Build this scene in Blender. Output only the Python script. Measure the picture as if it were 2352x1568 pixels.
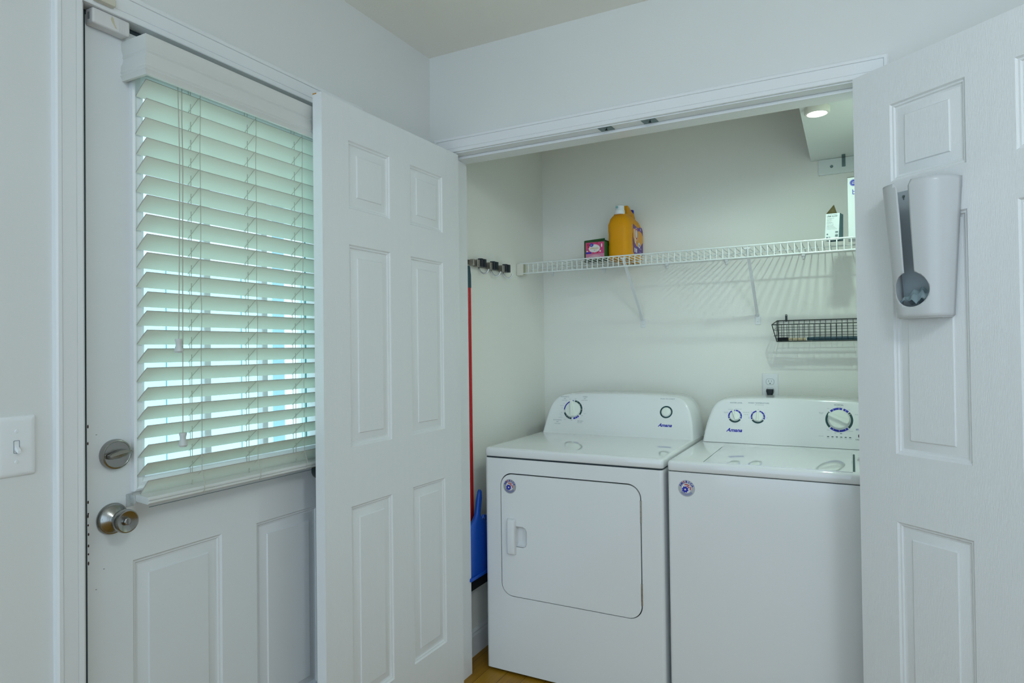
import bpy, bmesh, math, random
from mathutils import Matrix, Vector
for o in list(bpy.data.objects): bpy.data.objects.remove(o)
SC = bpy.context.scene; COL = SC.collection
PI = math.pi; rad = math.radians
# ------------------------------------------------------------------ camera
cam = bpy.data.objects.new('camera', bpy.data.cameras.new('camera')); COL.objects.link(cam)
SC.camera = cam
cam.data.sensor_width = 36; cam.data.lens = 1483.26*36/2352; cam.data.clip_start = .02
_y, _p, _r = rad(27.7151), rad(.682), rad(-.6992)
_f = Vector((-math.sin(_y)*math.cos(_p), math.cos(_y)*math.cos(_p), math.sin(_p)))
_s = Vector((math.cos(_y), math.sin(_y), 0)); _u = _s.cross(_f)
_r2 = _s*math.cos(_r)+_u*math.sin(_r); _u2 = _u*math.cos(_r)-_s*math.sin(_r)
cam.matrix_world = Matrix(((_r2.x,_u2.x,-_f.x,1.4559),(_r2.y,_u2.y,-_f.y,-2.099),(_r2.z,_u2.z,-_f.z,1.29),(0,0,0,1)))
# ------------------------------------------------------------------ light
W = bpy.data.worlds.new('world'); SC.world = W; W.use_nodes = True
bg = W.node_tree.nodes['Background']; bg.inputs[0].default_value = (.63,.83,1.0,1); bg.inputs[1].default_value = 1.95
def area(name, loc, target, size, power, color, shape='DISK', size_y=None):
    l = bpy.data.lights.new(name, 'AREA'); l.shape = shape; l.size = size
    if size_y: l.size_y = size_y
    l.energy = power; l.color = color
    o = bpy.data.objects.new(name, l); COL.objects.link(o); o.location = loc
    o.rotation_euler = (Vector(target)-Vector(loc)).to_track_quat('-Z','Y').to_euler(); return o
area('ceiling_lamp_light', (2.05,-1.75,2.30), (.7,-.2,1.0), .34, 9, (.85,.96,1))
sun = bpy.data.objects.new('sun', bpy.data.lights.new('sun','SUN')); COL.objects.link(sun)
sun.data.energy = 10; sun.data.angle = rad(8); sun.data.color = (1,.97,.88)
sun.rotation_euler = Vector((-1,-.15,-1.3)).to_track_quat('-Z','Y').to_euler()
area('puck_lamp_light', (1.366,.31,2.0695), (1.366,.31,0), .05, 3.6, (.74,1,.88))
SC.view_settings.view_transform = 'Standard'; SC.view_settings.look = 'None'
SC.view_settings.gamma = 1; SC.view_settings.use_curve_mapping = False
SC.view_settings.exposure = -.06
# ------------------------------------------------------------------ materials
def lin(c): return tuple((v/12.92 if v <= .04045 else ((v+.055)/1.055)**2.4) for v in c)
def mat(name, rgb, rough=.5, metal=0, spec=.5, bump=0, bscale=80, coat=0, alpha=1, var=0, vscale=4, emit=0, trans=0, stretch=None):
    m = bpy.data.materials.new(name); m.use_nodes = True; N = m.node_tree.nodes; L = m.node_tree.links
    b = N['Principled BSDF']; c = (*rgb, 1)
    b.inputs['Base Color'].default_value = c; b.inputs['Roughness'].default_value = rough
    b.inputs['Metallic'].default_value = metal; b.inputs['Specular IOR Level'].default_value = spec
    b.inputs['Coat Weight'].default_value = coat; b.inputs['Alpha'].default_value = alpha
    b.inputs['Transmission Weight'].default_value = trans
    if emit: b.inputs['Emission Color'].default_value = c; b.inputs['Emission Strength'].default_value = emit
    tc = N.new('ShaderNodeTexCoord'); mp = N.new('ShaderNodeMapping'); L.new(tc.outputs['Object'], mp.inputs[0])
    if stretch: mp.inputs['Scale'].default_value = stretch
    if bump:
        n = N.new('ShaderNodeTexNoise'); n.inputs['Scale'].default_value = bscale; n.inputs['Detail'].default_value = 4
        bp = N.new('ShaderNodeBump'); bp.inputs['Strength'].default_value = bump; bp.inputs['Distance'].default_value = .002
        L.new(mp.outputs[0], n.inputs[0]); L.new(n.outputs[0], bp.inputs['Height']); L.new(bp.outputs[0], b.inputs['Normal'])
    n = N.new('ShaderNodeTexNoise'); n.inputs['Scale'].default_value = vscale; n.inputs['Detail'].default_value = 3
    L.new(mp.outputs[0], n.inputs[0])
    mx = N.new('ShaderNodeMix'); mx.data_type = 'RGBA'; v = var or .015
    mx.inputs[6].default_value = (*[x*(1-v) for x in rgb], 1); mx.inputs[7].default_value = (*[min(1,x*(1+v)) for x in rgb], 1)
    L.new(n.outputs[0], mx.inputs[0]); L.new(mx.outputs[2], b.inputs['Base Color'])
    return m
M = {}
M['wall'] = mat('wall_paint', (.735,.74,.725), .75, bump=.15, bscale=160)
M['closet'] = mat('closet_paint', (.87,.865,.81), .8, bump=.15, bscale=160)
M['ceil'] = mat('ceiling_paint', (.90,.88,.81), .9, bump=.3, bscale=120)
M['trim'] = mat('trim_paint', (.80,.81,.82), .35)
M['door'] = mat('door_paint', (.80,.81,.815), .42, bump=.35, bscale=60, stretch=(14,14,.9))
M['extdoor'] = mat('exterior_door_paint', (.74,.76,.77), .45, var=.02)
M['blind'] = mat('blind_slat', (.92,.93,.86), .4)
M['appl'] = mat('appliance_enamel', (.83,.84,.845), .14, coat=.3)
M['lidgloss'] = mat('lid_enamel', (.83,.84,.845), .06, coat=.5)
M['appl_dark'] = mat('gap_shade_rubber', (.03,.05,.06), .7)  # dark fill standing in for shade in gaps; also the rubber sweep
M['knobw'] = mat('knob_plastic', (.82,.86,.80), .35)
M['nickel'] = mat('satin_nickel', (.34,.335,.32), .24, 1, bump=.1, bscale=300)
M['steel'] = mat('steel', (.55,.53,.50), .3, 1)
M['zinc'] = mat('zinc_plate', (.16,.22,.22), .45, .6, var=.3, vscale=60)
M['blue'] = mat('print_blue', (.012,.02,.40), .5)
M['teal'] = mat('print_dark_green', (.01,.06,.065), .5)
M['greyp'] = mat('print_grey', (.10,.16,.21), .6)
M['red'] = mat('print_red', (.50,.02,.03), .5)
M['white'] = mat('white_plastic', (.82,.83,.84), .35)
M['cream'] = mat('cream_plastic', (.78,.76,.68), .4)
M['alarm'] = mat('aged_plastic', (.70,.68,.67), .45, var=.04, vscale=30)
M['alarm_old'] = mat('yellowed_plastic', (.62,.58,.48), .45)
M['stain'] = mat('glue_stain', (.60,.55,.40), .6)
M['wire'] = mat('vinyl_coated_wire', (.80,.84,.83), .35)
M['black'] = mat('black_wire', (.008,.016,.016), .4)
M['rubber'] = mat('black_rubber', (.006,.012,.02), .5)
M['orange'] = mat('orange_plastic', (.76,.32,.002), .5, spec=.25)
M['purple'] = mat('label_purple', (.10,.008,.26), .4)
M['lorange'] = mat('label_orange', (.80,.33,.01), .4)
M['lwhite'] = mat('label_white', (.75,.74,.72), .5)
M['capblue'] = mat('cap_blue', (.01,.02,.42), .35)
M['pink'] = mat('box_pink', (.62,.06,.20), .45, var=.25, vscale=60)
M['pinkl'] = mat('box_light_pink', (.62,.22,.34), .45)
M['green'] = mat('box_green', (.015,.12,.02), .5)
M['dgreen'] = mat('box_dark_green', (.015,.035,.01), .6)
M['gold'] = mat('print_gold', (.62,.36,.12), .5)
M['ptext'] = mat('print_charcoal', (.04,.09,.10), .6)
M['kraft'] = mat('kraft_cardboard', (.10,.085,.03), .8)
M['boxw'] = mat('carton_white', (.72,.78,.77), .45)
M['boxside'] = mat('carton_side', (.13,.24,.26), .5)
M['gripblue'] = mat('grip_blue_grey', (.015,.06,.085), .5)
M['redpole'] = mat('red_enamel', (.55,.005,.006), .25)
M['dustpan'] = mat('blue_plastic', (.008,.09,.52), .3)
M['bristle'] = mat('black_bristles', (.004,.006,.008), .9, bump=1, bscale=400)
M['wood'] = mat('pale_wood', (.55,.45,.28), .55, var=.15, vscale=30)
M['rail'] = mat('satin_rail', (.36,.34,.30), .35, .8)
M['metalr'] = mat('sticker_silver', (.45,.46,.47), .3, .5)
M['bag'] = mat('bag_plastic', (.30,.40,.44), .35, var=.5, vscale=40, trans=.25)
M['disp'] = mat('dispenser_plastic', (.60,.61,.62), .3)
M['cord'] = mat('blind_cord', (.46,.45,.38), .7)
M['tassel'] = mat('tassel_plastic', (.58,.60,.58), .35)
M['slatedge'] = mat('slat_edge', (.40,.37,.33), .6)
M['clear'] = mat('clear_plastic', (.75,.80,.80), .15, alpha=.35)
M['siding'] = mat('exterior_siding', (.27,.45,.52), .7)
M['sidingd'] = mat('exterior_shade', (.42,.62,.72), .7)
M['extdark'] = mat('exterior_teal', (.03,.14,.14), .6)
M['ground'] = mat('exterior_concrete', (.76,.80,.72), .9, var=.1)
M['lens'] = mat('lamp_lens', (.9,1,.98), .4, emit=9)
M['strike'] = M['zinc']
# board underside with brown scuffs
mb = mat('shelf_board_white', (.76,.80,.78), .5); M['board'] = mb
def scuffs(m, col, scale, lo, hi, stretch=(1,1,1)):
    N = m.node_tree.nodes; L = m.node_tree.links; b = N['Principled BSDF']
    src = b.inputs['Base Color'].links[0].from_socket
    tc = N.new('ShaderNodeTexCoord'); mp = N.new('ShaderNodeMapping'); mp.inputs['Scale'].default_value = stretch
    n = N.new('ShaderNodeTexNoise'); n.inputs['Scale'].default_value = scale; n.inputs['Detail'].default_value = 5
    r = N.new('ShaderNodeValToRGB'); r.color_ramp.elements[0].position = lo; r.color_ramp.elements[1].position = hi
    mx = N.new('ShaderNodeMix'); mx.data_type = 'RGBA'; mx.inputs[7].default_value = (*col, 1)
    L.new(tc.outputs['Object'], mp.inputs[0]); L.new(mp.outputs[0], n.inputs[0]); L.new(n.outputs[0], r.inputs[0])
    L.new(r.outputs[0], mx.inputs[0]); L.new(src, mx.inputs[6]); L.new(mx.outputs[2], b.inputs['Base Color'])
scuffs(mb, (.45,.42,.32), 9, .66, .72)
# translucent slats
def slatmat():
    m = M['blind']; N = m.node_tree.nodes; L = m.node_tree.links; b = N['Principled BSDF']; out = N['Material Output']
    t = N.new('ShaderNodeBsdfTranslucent'); t.inputs[0].default_value = (.84,.95,.80,1)
    mx = N.new('ShaderNodeMixShader'); mx.inputs[0].default_value = .26
    L.new(b.outputs[0], mx.inputs[1]); L.new(t.outputs[0], mx.inputs[2]); L.new(mx.outputs[0], out.inputs[0])
slatmat()
M['valance'] = mat('valance_white', (.68,.69,.66), .4)
def glassmat():
    m = bpy.data.materials.new('window_glass'); m.use_nodes = True; N = m.node_tree.nodes; L = m.node_tree.links
    N.remove(N['Principled BSDF']); out = N['Material Output']
    t = N.new('ShaderNodeBsdfTransparent'); t.inputs[0].default_value = (.93,.99,.97,1)
    g = N.new('ShaderNodeBsdfGlossy'); g.inputs[1].default_value = .02
    mx = N.new('ShaderNodeMixShader'); mx.inputs[0].default_value = .05
    L.new(t.outputs[0], mx.inputs[1]); L.new(g.outputs[0], mx.inputs[2]); L.new(mx.outputs[0], out.inputs[0]); return m
M['glass'] = glassmat()
def floormat():
    m = bpy.data.materials.new('plank_floor'); m.use_nodes = True; N = m.node_tree.nodes; L = m.node_tree.links
    b = N['Principled BSDF']; b.inputs['Roughness'].default_value = .42; b.inputs['Specular IOR Level'].default_value = .3
    tc = N.new('ShaderNodeTexCoord'); mp = N.new('ShaderNodeMapping'); mp.inputs['Rotation'].default_value = (0,0,PI/2)
    mp.inputs['Location'].default_value = (0,.03,0)
    br = N.new('ShaderNodeTexBrick'); br.inputs['Scale'].default_value = 1; br.inputs['Brick Width'].default_value = 1.1
    br.inputs['Row Height'].default_value = .083; br.inputs['Mortar Size'].default_value = .0012
    br.inputs['Color1'].default_value = (.44,.21,.012,1); br.inputs['Color2'].default_value = (.52,.27,.02,1); br.inputs['Mortar'].default_value = (.16,.07,.01,1)
    n = N.new('ShaderNodeTexNoise'); n.inputs['Scale'].default_value = 6; n.inputs['Detail'].default_value = 6
    mp2 = N.new('ShaderNodeMapping'); mp2.inputs['Scale'].default_value = (14,1.2,1)
    mx = N.new('ShaderNodeMix'); mx.data_type = 'RGBA'; mx.blend_type = 'MULTIPLY'; mx.inputs[0].default_value = .45
    L.new(tc.outputs['Object'], mp.inputs[0]); L.new(mp.outputs[0], br.inputs[0]); L.new(tc.outputs['Object'], mp2.inputs[0]); L.new(mp2.outputs[0], n.inputs[0])
    L.new(br.outputs[0], mx.inputs[6]); L.new(n.outputs[0], mx.inputs[7]); L.new(mx.outputs[2], b.inputs['Base Color']); return m
M['floor'] = floormat()
# ------------------------------------------------------------------ mesh builder
def frame(O, U, V):
    U = Vector(U).normalized(); V = Vector(V).normalized(); n = U.cross(V)
    return Matrix(((U.x,V.x,n.x,O[0]),(U.y,V.y,n.y,O[1]),(U.z,V.z,n.z,O[2]),(0,0,0,1)))
ID = Matrix.Identity(4)
WALLL = frame((0,0,0),(0,1,0),(0,0,1))           # u=y v=z n=+x
class MB:
    def __init__(s, F=ID): s.v = []; s.f = []; s.m = []; s.F = F; s.mi = 0
    def add(s, vs, fs):
        k = len(s.v); s.v += [s.F @ Vector(p) for p in vs]; s.f += [tuple(i+k for i in f) for f in fs]; s.m += [s.mi]*len(fs); return s
    def box(s, a, b, c, d, e, f):
        vs = [(x,y,z) for x in (a,b) for y in (c,d) for z in (e,f)]
        return s.add(vs, [(0,1,3,2),(4,6,7,5),(0,4,5,1),(2,3,7,6),(0,2,6,4),(1,5,7,3)])
    def rings(s, R, closed=True, cap=True):
        n = len(R[0]); vs = [p for r in R for p in r]; fs = []
        for i in range(len(R)-1):
            for j in range(n if closed else n-1):
                a = i*n+j; b = i*n+(j+1)%n; fs.append((a, b, b+n, a+n))
        if cap and closed: fs += [tuple(range(n))[::-1], tuple(range((len(R)-1)*n, len(R)*n))]
        return s.add(vs, fs)
    def lathe(s, prof, seg=32, c=(0,0), F=None):      # axis = local z (n); prof [(r,h)]
        old = s.F
        if F is not None: s.F = F
        s.rings([[(c[0]+r*math.cos(2*PI*k/seg), c[1]+r*math.sin(2*PI*k/seg), h) for k in range(seg)] for r, h in prof]); s.F = old; return s
    def tube(s, pts, r, seg=8, cap=True):
        P = [Vector(p) for p in pts]; R = []; up = None
        for i, p in enumerate(P):
            d = (P[min(i+1,len(P)-1)]-P[max(i-1,0)]).normalized()
            if up is None: up = Vector((0,0,1)) if abs(d.z) < .9 else Vector((1,0,0))
            a = d.cross(up).normalized(); up2 = a.cross(d).normalized(); up = up2
            rr = r[i] if isinstance(r,(list,tuple)) else r
            R.append([tuple(p+(a*math.cos(2*PI*k/seg)+up2*math.sin(2*PI*k/seg))*rr) for k in range(seg)])
        return s.rings(R, True, cap)
    def prism(s, poly, h0, h1, holes=()):
        bm = bmesh.new(); es = []
        for lp in [poly]+list(holes):
            vv = [bm.verts.new((x,y,0)) for x,y in lp]; es += [bm.edges.new((vv[i],vv[(i+1)%len(vv)])) for i in range(len(vv))]
        bmesh.ops.triangle_fill(bm, edges=es, use_beauty=True)
        bm.verts.ensure_lookup_table(); bm.verts.index_update()
        flat = [tuple(v.co) for v in bm.verts]; fs = []
        for f in bm.faces:
            idx = [v.index for v in f.verts]
            if f.normal.z < 0: idx.reverse()
            fs.append(tuple(idx))
        bm.free(); n = len(flat)
        vs = [(x,y,h1) for x,y,_ in flat]+[(x,y,h0) for x,y,_ in flat]
        F2 = list(fs)+[tuple(i+n for i in f[::-1]) for f in fs]
        k = 0
        for li, lp in enumerate([poly]+list(holes)):
            m_ = len(lp)
            for i in range(m_): F2.append((k+i, k+(i+1)%m_, k+(i+1)%m_+n, k+i+n))
            k += m_
        return s.add(vs, F2)
    def build(s, name, mats, parent=None, bevel=0, bseg=2, smooth=35, sub=0, solid=0, wn=False):
        o = mkobj(name, s.v, s.f, mats, parent, s.m)
        finish(o, bevel, bseg, smooth, sub, solid); return o
def world_of(o):
    m = Matrix.LocRotScale(o.location, o.rotation_euler, o.scale)
    return world_of(o.parent) @ m if o.parent else m
def mkobj(name, v, f, mats, parent=None, mi=None):
    me = bpy.data.meshes.new(name)
    v = [Vector(p) for p in v]
    if parent is not None and not parent.get('_local'):
        inv = world_of(parent).inverted(); v = [inv @ p for p in v]
    if parent is None:
        c = sum(v, Vector())/len(v); zmin = min(p.z for p in v); c.z = zmin; v = [p-c for p in v]
    me.from_pydata([tuple(p) for p in v], [], f)
    bm = bmesh.new(); bm.from_mesh(me); bmesh.ops.recalc_face_normals(bm, faces=bm.faces); bm.to_mesh(me); bm.free()
    mats = mats if isinstance(mats, (list,tuple)) else [mats]
    for m in mats: me.materials.append(m)
    if mi and len(mats) > 1:
        for p, i in zip(me.polygons, mi): p.material_index = min(i, len(mats)-1)
    o = bpy.data.objects.new(name, me); COL.objects.link(o)
    if parent is not None: o.parent = parent
    else: o.location = c
    return o
def finish(o, bevel=0, bseg=2, smooth=35, sub=0, solid=0):
    me = o.data
    if smooth:
        me.polygons.foreach_set('use_smooth', [True]*len(me.polygons)); me.set_sharp_from_angle(angle=rad(smooth))
    if solid:
        m = o.modifiers.new('solid','SOLIDIFY'); m.thickness = solid; m.offset = -1
    if bevel:
        m = o.modifiers.new('bevel','BEVEL'); m.width = bevel; m.segments = bseg; m.limit_method = 'ANGLE'; m.angle_limit = rad(40); m.harden_normals = True
    if sub:
        m = o.modifiers.new('sub','SUBSURF'); m.levels = sub; m.render_levels = sub
def thing(name, label, cat, loc=(0,0,0), rz=0, group=None, kind=None):
    o = bpy.data.objects.new(name, None); COL.objects.link(o); o.location = loc; o.rotation_euler = (0,0,rz); o.empty_display_size = .05
    tag(o, label, cat, group, kind); return o
def tag(o, label=None, cat=None, group=None, kind=None):
    if label: o['label'] = label
    if cat: o['category'] = cat
    if group: o['group'] = group
    if kind: o['kind'] = kind
    return o
def struct(o, label=None, cat=None): return tag(o, label, cat, None, 'structure')
def text_mb(mb, s, u, v, h, w=None, bold=0, shear=0, F=None, n=.0003, align='CENTER', rot=0, th=.0003):
    """lettering as real (very thin) relief on the plane F; (u,v) = baseline centre, h = cap height"""
    cu = bpy.data.curves.new('t','FONT'); cu.body = s; cu.size = 1; cu.offset = bold; cu.shear = shear; cu.align_x = align; cu.resolution_u = 2; cu.extrude = 0
    o = bpy.data.objects.new('t', cu); COL.objects.link(o); bpy.context.view_layer.update()
    me = bpy.data.meshes.new_from_object(o.evaluated_get(bpy.context.evaluated_depsgraph_get()))
    k = h/.70; xs = [p.co.x for p in me.vertices] or [0]; wid = (max(xs)-min(xs))*k; sx = (w/wid) if w and wid else 1
    old = mb.F
    if F is not None: mb.F = F
    c, s_ = math.cos(rot), math.sin(rot); vs = []
    for p in me.vertices:
        x, y = p.co.x*k*sx, p.co.y*k; vs.append((u+x*c-y*s_, v+x*s_+y*c, n))
    mb.add(vs, [tuple(p.vertices) for p in me.polygons]); mb.F = old
    bpy.data.objects.remove(o); bpy.data.curves.remove(cu); bpy.data.meshes.remove(me)
def arc(mb, cu, cv, r0, r1, a0, a1, n=.0003, seg=24):
    """flat ring sector, angles clockwise from top in degrees"""
    vs = []; fs = []
    for i in range(seg+1):
        a = rad(a0+(a1-a0)*i/seg)
        for r in (r0, r1): vs.append((cu+r*math.sin(a), cv+r*math.cos(a), n))
    for i in range(seg): fs.append((2*i, 2*i+1, 2*i+3, 2*i+2))
    mb.add(vs, fs)
def rrect(x0, x1, y0, y1, r, seg=8):
    P = []
    for cx, cy, a0 in ((x1-r,y0+r,-90),(x1-r,y1-r,0),(x0+r,y1-r,90),(x0+r,y0+r,180)):
        for i in range(seg+1):
            a = rad(a0+90*i/seg); P.append((cx+r*math.cos(a), cy+r*math.sin(a)))
    return P
def ell(cx, cy, a, b, seg=32): return [(cx+a*math.cos(2*PI*i/seg), cy+b*math.sin(2*PI*i/seg)) for i in range(seg)]
# ================================================================== SETTING
H = 2.44
struct(MB().box(-.12,4.6,-3.7,1.12,-.05,0).build('floor', M['floor']), 'golden bamboo plank floor', 'floor')
struct(MB().box(-.12,4.6,-3.7,1.12,H,H+.06).build('ceiling', M['ceil']), 'plain off-white ceiling', 'ceiling')
# exterior wall with door opening (x=0 plane)
EY0, EY1, EZ = -1.302, -.472, 2.062
m = MB(); m.box(-.13,0,-3.7,EY0,0,H); m.box(-.13,0,EY1,.0,0,H); m.box(-.13,0,EY0,EY1,EZ,H)
struct(m.build('wall_left', M['wall'], smooth=0), 'white painted wall holding the exterior door', 'wall')
OX0, OX1, OZ = .088, 1.500, 2.046
m = MB(); m.box(-.13,OX0-.018,0,.11,0,H); m.box(OX1+.018,4.6,0,.11,0,H); m.box(OX0-.018,OX1+.018,0,.11,OZ+.018,H)
struct(m.build('wall_back', M['wall'], smooth=0), 'white painted wall around the laundry closet opening', 'wall')
struct(MB().box(3.6,3.72,-3.7,0,0,H).build('wall_right', M['wall'], smooth=0), 'unseen white wall on the right side of the room, added to limit the light', 'wall')  # out of view, added to cut light coming from the open right
CX0, CX1, CY = .016, 1.63, 1.01
struct(MB().box(CX0-.08,CX0,.11,CY,0,H).build('wall_closet_left', M['closet'], smooth=0), 'left side wall inside the laundry closet', 'wall')
struct(MB().box(CX0-.08,CX1+.08,CY,CY+.1,0,H).build('wall_closet_back', M['closet'], smooth=0), 'back wall inside the laundry closet', 'wall')
struct(MB().box(CX1,CX1+.08,.11,CY,0,H).build('wall_closet_right', M['closet'], smooth=0), 'right side wall inside the laundry closet', 'wall')
# casings : mitred sweep around an opening
def casing(F, a0, a1, zt, prof, z0=0):
    mb = MB(F); R = []
    for (u, v, su, sv) in ((a0,z0,-1,0),(a0,zt,-1,1),(a1,zt,1,1),(a1,z0,1,0)):
        R.append([(u+su*d, v+sv*d, h) for d, h in prof])
    return mb.rings(R, True, True)
PROF = [(0,0),(0,.009),(.002,.0105),(.0125,.0108),(.0135,.0096),(.0145,.0112),(.0435,.0140),(.0445,.0126),(.0455,.0155),(.053,.0160),(.057,.0135),(.057,0)]
FB = frame((0,0,0),(1,0,0),(0,0,1))               # closet wall face, n=-y
struct(casing(FB, OX0-.004, OX1+.004, OZ+.004, PROF).build('trim_1', M['trim'], smooth=25), 'white moulded casing around the laundry closet opening', 'door casing')
struct(casing(WALLL, EY0-.0035, EY1+.0022, EZ-.012, PROF).build('trim_2', M['trim'], smooth=25), 'white moulded casing around the exterior door', 'door casing')
m = MB()                                          # closet jamb and stop
m.box(OX0-.018,OX0,-.0,.112,0,OZ+.018); m.box(OX1,OX1+.018,0,.112,0,OZ+.018); m.box(OX0,OX1,0,.112,OZ,OZ+.018)
m.box(OX0,OX0+.010,.042,.112,0,OZ); m.box(OX1-.010,OX1,.042,.112,0,OZ); m.box(OX0+.01,OX1-.01,.042,.112,OZ-.011,OZ)
struct(m.build('trim_3', M['trim'], bevel=.0012, bseg=1), 'white jamb and door stop lining the closet opening', 'door jamb')
m = MB()                                          # exterior door jamb
m.box(-.13,0,EY0-.0005,EY0+.0035,0,EZ); m.box(-.13,0,EY1-.016,EY1,0,EZ); m.box(-.13,0,EY0+.0035,EY1-.016,EZ-.012,EZ)
m.box(-.13,-.072,EY0+.0035,EY0+.03,0,EZ-.012); m.box(-.13,-.072,EY1-.03,EY1-.016,0,EZ-.012); m.box(-.13,-.072,EY0+.03,EY1-.03,EZ-.03,EZ-.012)
struct(m.build('trim_4', M['trim'], bevel=.001, bseg=1), 'white jamb of the exterior door', 'door jamb')
def baseb(name, F, u0, u1, label):
    pr = [(0,0),(0,.013),(.082,.013),(.090,.009),(.097,.010),(.106,.004),(.106,0)]
    mb = MB(F); mb.rings([[(u, v, h) for v, h in pr] for u in (u0, u1)])
    struct(mb.build(name, M['trim'], smooth=25), label, 'baseboard')
baseb('baseboard_closet_left', frame((CX0,0,0),(0,1,0),(0,0,1)), .112, CY-.013, 'white baseboard on the left closet wall')
baseb('baseboard_closet_back', frame((0,CY,0),(1,0,0),(0,0,1)), CX0, CX1, 'white baseboard on the back closet wall')
baseb('baseboard_left', WALLL, -3.7, EY0-.058, 'white baseboard left of the exterior door')
baseb('baseboard_back', FB, OX1+.063, 4.6, 'white baseboard right of the closet')
# ------------------------------------------------------------------ panelled doors
def ring_rect(a, b, c, d, o, h): return [(a+o,c+o,h),(b-o,c+o,h),(b-o,d-o,h),(a+o,d-o,h)]
def door_face(mb, w, z0, z1, panels, n0, prof, holes=(), sgn=1):
    us = sorted({0, w, *[p for q in list(panels)+list(holes) for p in q[:2]]}); vs = sorted({z0, z1, *[p for q in list(panels)+list(holes) for p in q[2:]]})
    allp = list(panels)+list(holes)
    for i in range(len(us)-1):
        for j in range(len(vs)-1):
            cu, cv = (us[i]+us[i+1])/2, (vs[j]+vs[j+1])/2
            if any(p[0] < cu < p[1] and p[2] < cv < p[3] for p in allp): continue
            mb.add([(us[i],vs[j],n0),(us[i+1],vs[j],n0),(us[i+1],vs[j+1],n0),(us[i],vs[j+1],n0)], [(0,1,2,3)])
    for p in panels:
        R = [ring_rect(*p, o, n0+sgn*h) for o, h in prof]
        mb.rings(R, True, False); mb.add(R[-1], [(0,1,2,3)])
DPROF = [(0,0),(.004,-.0045),(.008,-.005),(.011,-.0085),(.016,-.0095),(.038,-.0045),(.0405,-.0015)]
def panel_door(mb, w, z0, z1, t, panels, holes=(), back=True):
    door_face(mb, w, z0, z1, panels, 0, DPROF, holes, 1)
    door_face(mb, w, z0, z1, panels if back else (), -t, DPROF, holes, -1)
    for a, b in (((0,z0),(w,z0)),((w,z0),(w,z1)),((w,z1),(0,z1)),((0,z1),(0,z0))):
        mb.add([(a[0],a[1],0),(b[0],b[1],0),(b[0],b[1],-t),(a[0],a[1],-t)], [(0,1,2,3)])
    for p in holes:
        c = [(p[0],p[2]),(p[1],p[2]),(p[1],p[3]),(p[0],p[3])]
        for i in range(4):
            a, b = c[i], c[(i+1)%4]; mb.add([(a[0],a[1],0),(b[0],b[1],0),(b[0],b[1],-t),(a[0],a[1],-t)], [(0,1,2,3)])
DW = .7117; DZ = 2.04
PU = [(.109,.302),(.410,.603)]; PZ = [(1.7227,1.9295),(.9999,1.6133),(.22,.8214)]
PANELS = [(a,b,c,d) for a,b in PU for c,d in PZ]
def knob_at(mb, F, scale=1):
    mb.lathe([(.0,.0),(.031,.0),(.032,.004),(.028,.009),(.012,.012),(.011,.024),(.018,.030),(.026,.036),(.028,.046),(.025,.056),(.016,.061),(0,.062)], 28, F=F)
# left leaf: inner face looks to +x
d2 = thing('door_2', 'left six-panel white closet door folded back towards the exterior door', 'door', (.1274,.0019,0), kind='structure')
aL = rad(89.0); dL = Vector((-math.cos(aL),-math.sin(aL),0)); FL = frame((.1274,.0019,.01), dL, (0,0,1))
if FL.col[2][0] < 0:                                # need n towards +x : flip u
    FL = frame((.1274+dL.x*DW,.0019+dL.y*DW,.01), -dL, (0,0,1)); 
mb = MB(FL); PANL = [(DW-b,DW-a,c-.01,d-.01) for a,b,c,d in PANELS]
panel_door(mb, DW, 0, DZ-.01, .035, PANL); mb.build('door_slab', M['door'], d2, smooth=20)
mb = MB(); knob_at(mb, FL @ Matrix.Translation((.062,.925,-.035)) @ Matrix.Rotation(PI,4,'X')); mb.build('door_knob', M['black'], d2)
for z in (.25,1.05,1.80): mb = MB(FL); mb.tube([(DW+.004,z-.045,-.030),(DW+.004,z+.045,-.030)], .006, 10); mb.build('hinge', M['nickel'], d2)
MB(FL).prism([(-.0005,2.0265),(.001,2.0265),(.001,2.0303),(-.0005,2.0303)], -.035, -.020).build('chipped_corner', mat('bare_wood', (.50,.26,.06), .7), d2, smooth=0)
# right leaf: inner face looks towards camera-left
d3 = thing('door_3', 'right six-panel white closet door swung wide open with a bag dispenser on it', 'door', (1.471,-.0396,0), kind='structure')
aR = rad(38.8411); dR = Vector((math.cos(aR),-math.sin(aR),0)); FR = frame((1.471,-.0396,.01), dR, (0,0,1))
mb = MB(FR); PANR = [(a,b,c-.01,d-.01) for a,b,c,d in PANELS]
panel_door(mb, DW, 0, DZ-.01, .035, PANR); mb.build('door_slab', M['door'], d3, smooth=20)
mb = MB(); knob_at(mb, FR @ Matrix.Translation((DW-.062,.925,-.035)) @ Matrix.Rotation(PI,4,'X')); mb.build('door_knob', M['black'], d3)
for z in (.25,1.05,1.80): mb = MB(FR); mb.tube([(-.006,z-.045,-.030),(-.006,z+.045,-.030)], .006, 10); mb.build('hinge', M['nickel'], d3)
# exterior door
d1 = thing('door_1', 'white exterior door with a half window, nickel deadbolt and knob', 'door', (-.03,-.88,0), kind='structure')
SY0, SY1, SX = -1.2815, -.4915, -.025
FE = frame((SX,SY0,.012),(0,1,0),(0,0,1)); sw = SY1-SY0
ho = [(-1.16-SY0,-.594-SY0,.985,1.948)]
pn = [(-1.181-SY0,-.942-SY0,.248,.80),(-.830-SY0,-.592-SY0,.248,.80)]
mb = MB(FE); panel_door(mb, sw, 0, 2.026, .044, pn, ho, True); mb.build('door_slab', M['extdoor'], d1, smooth=20)
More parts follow.
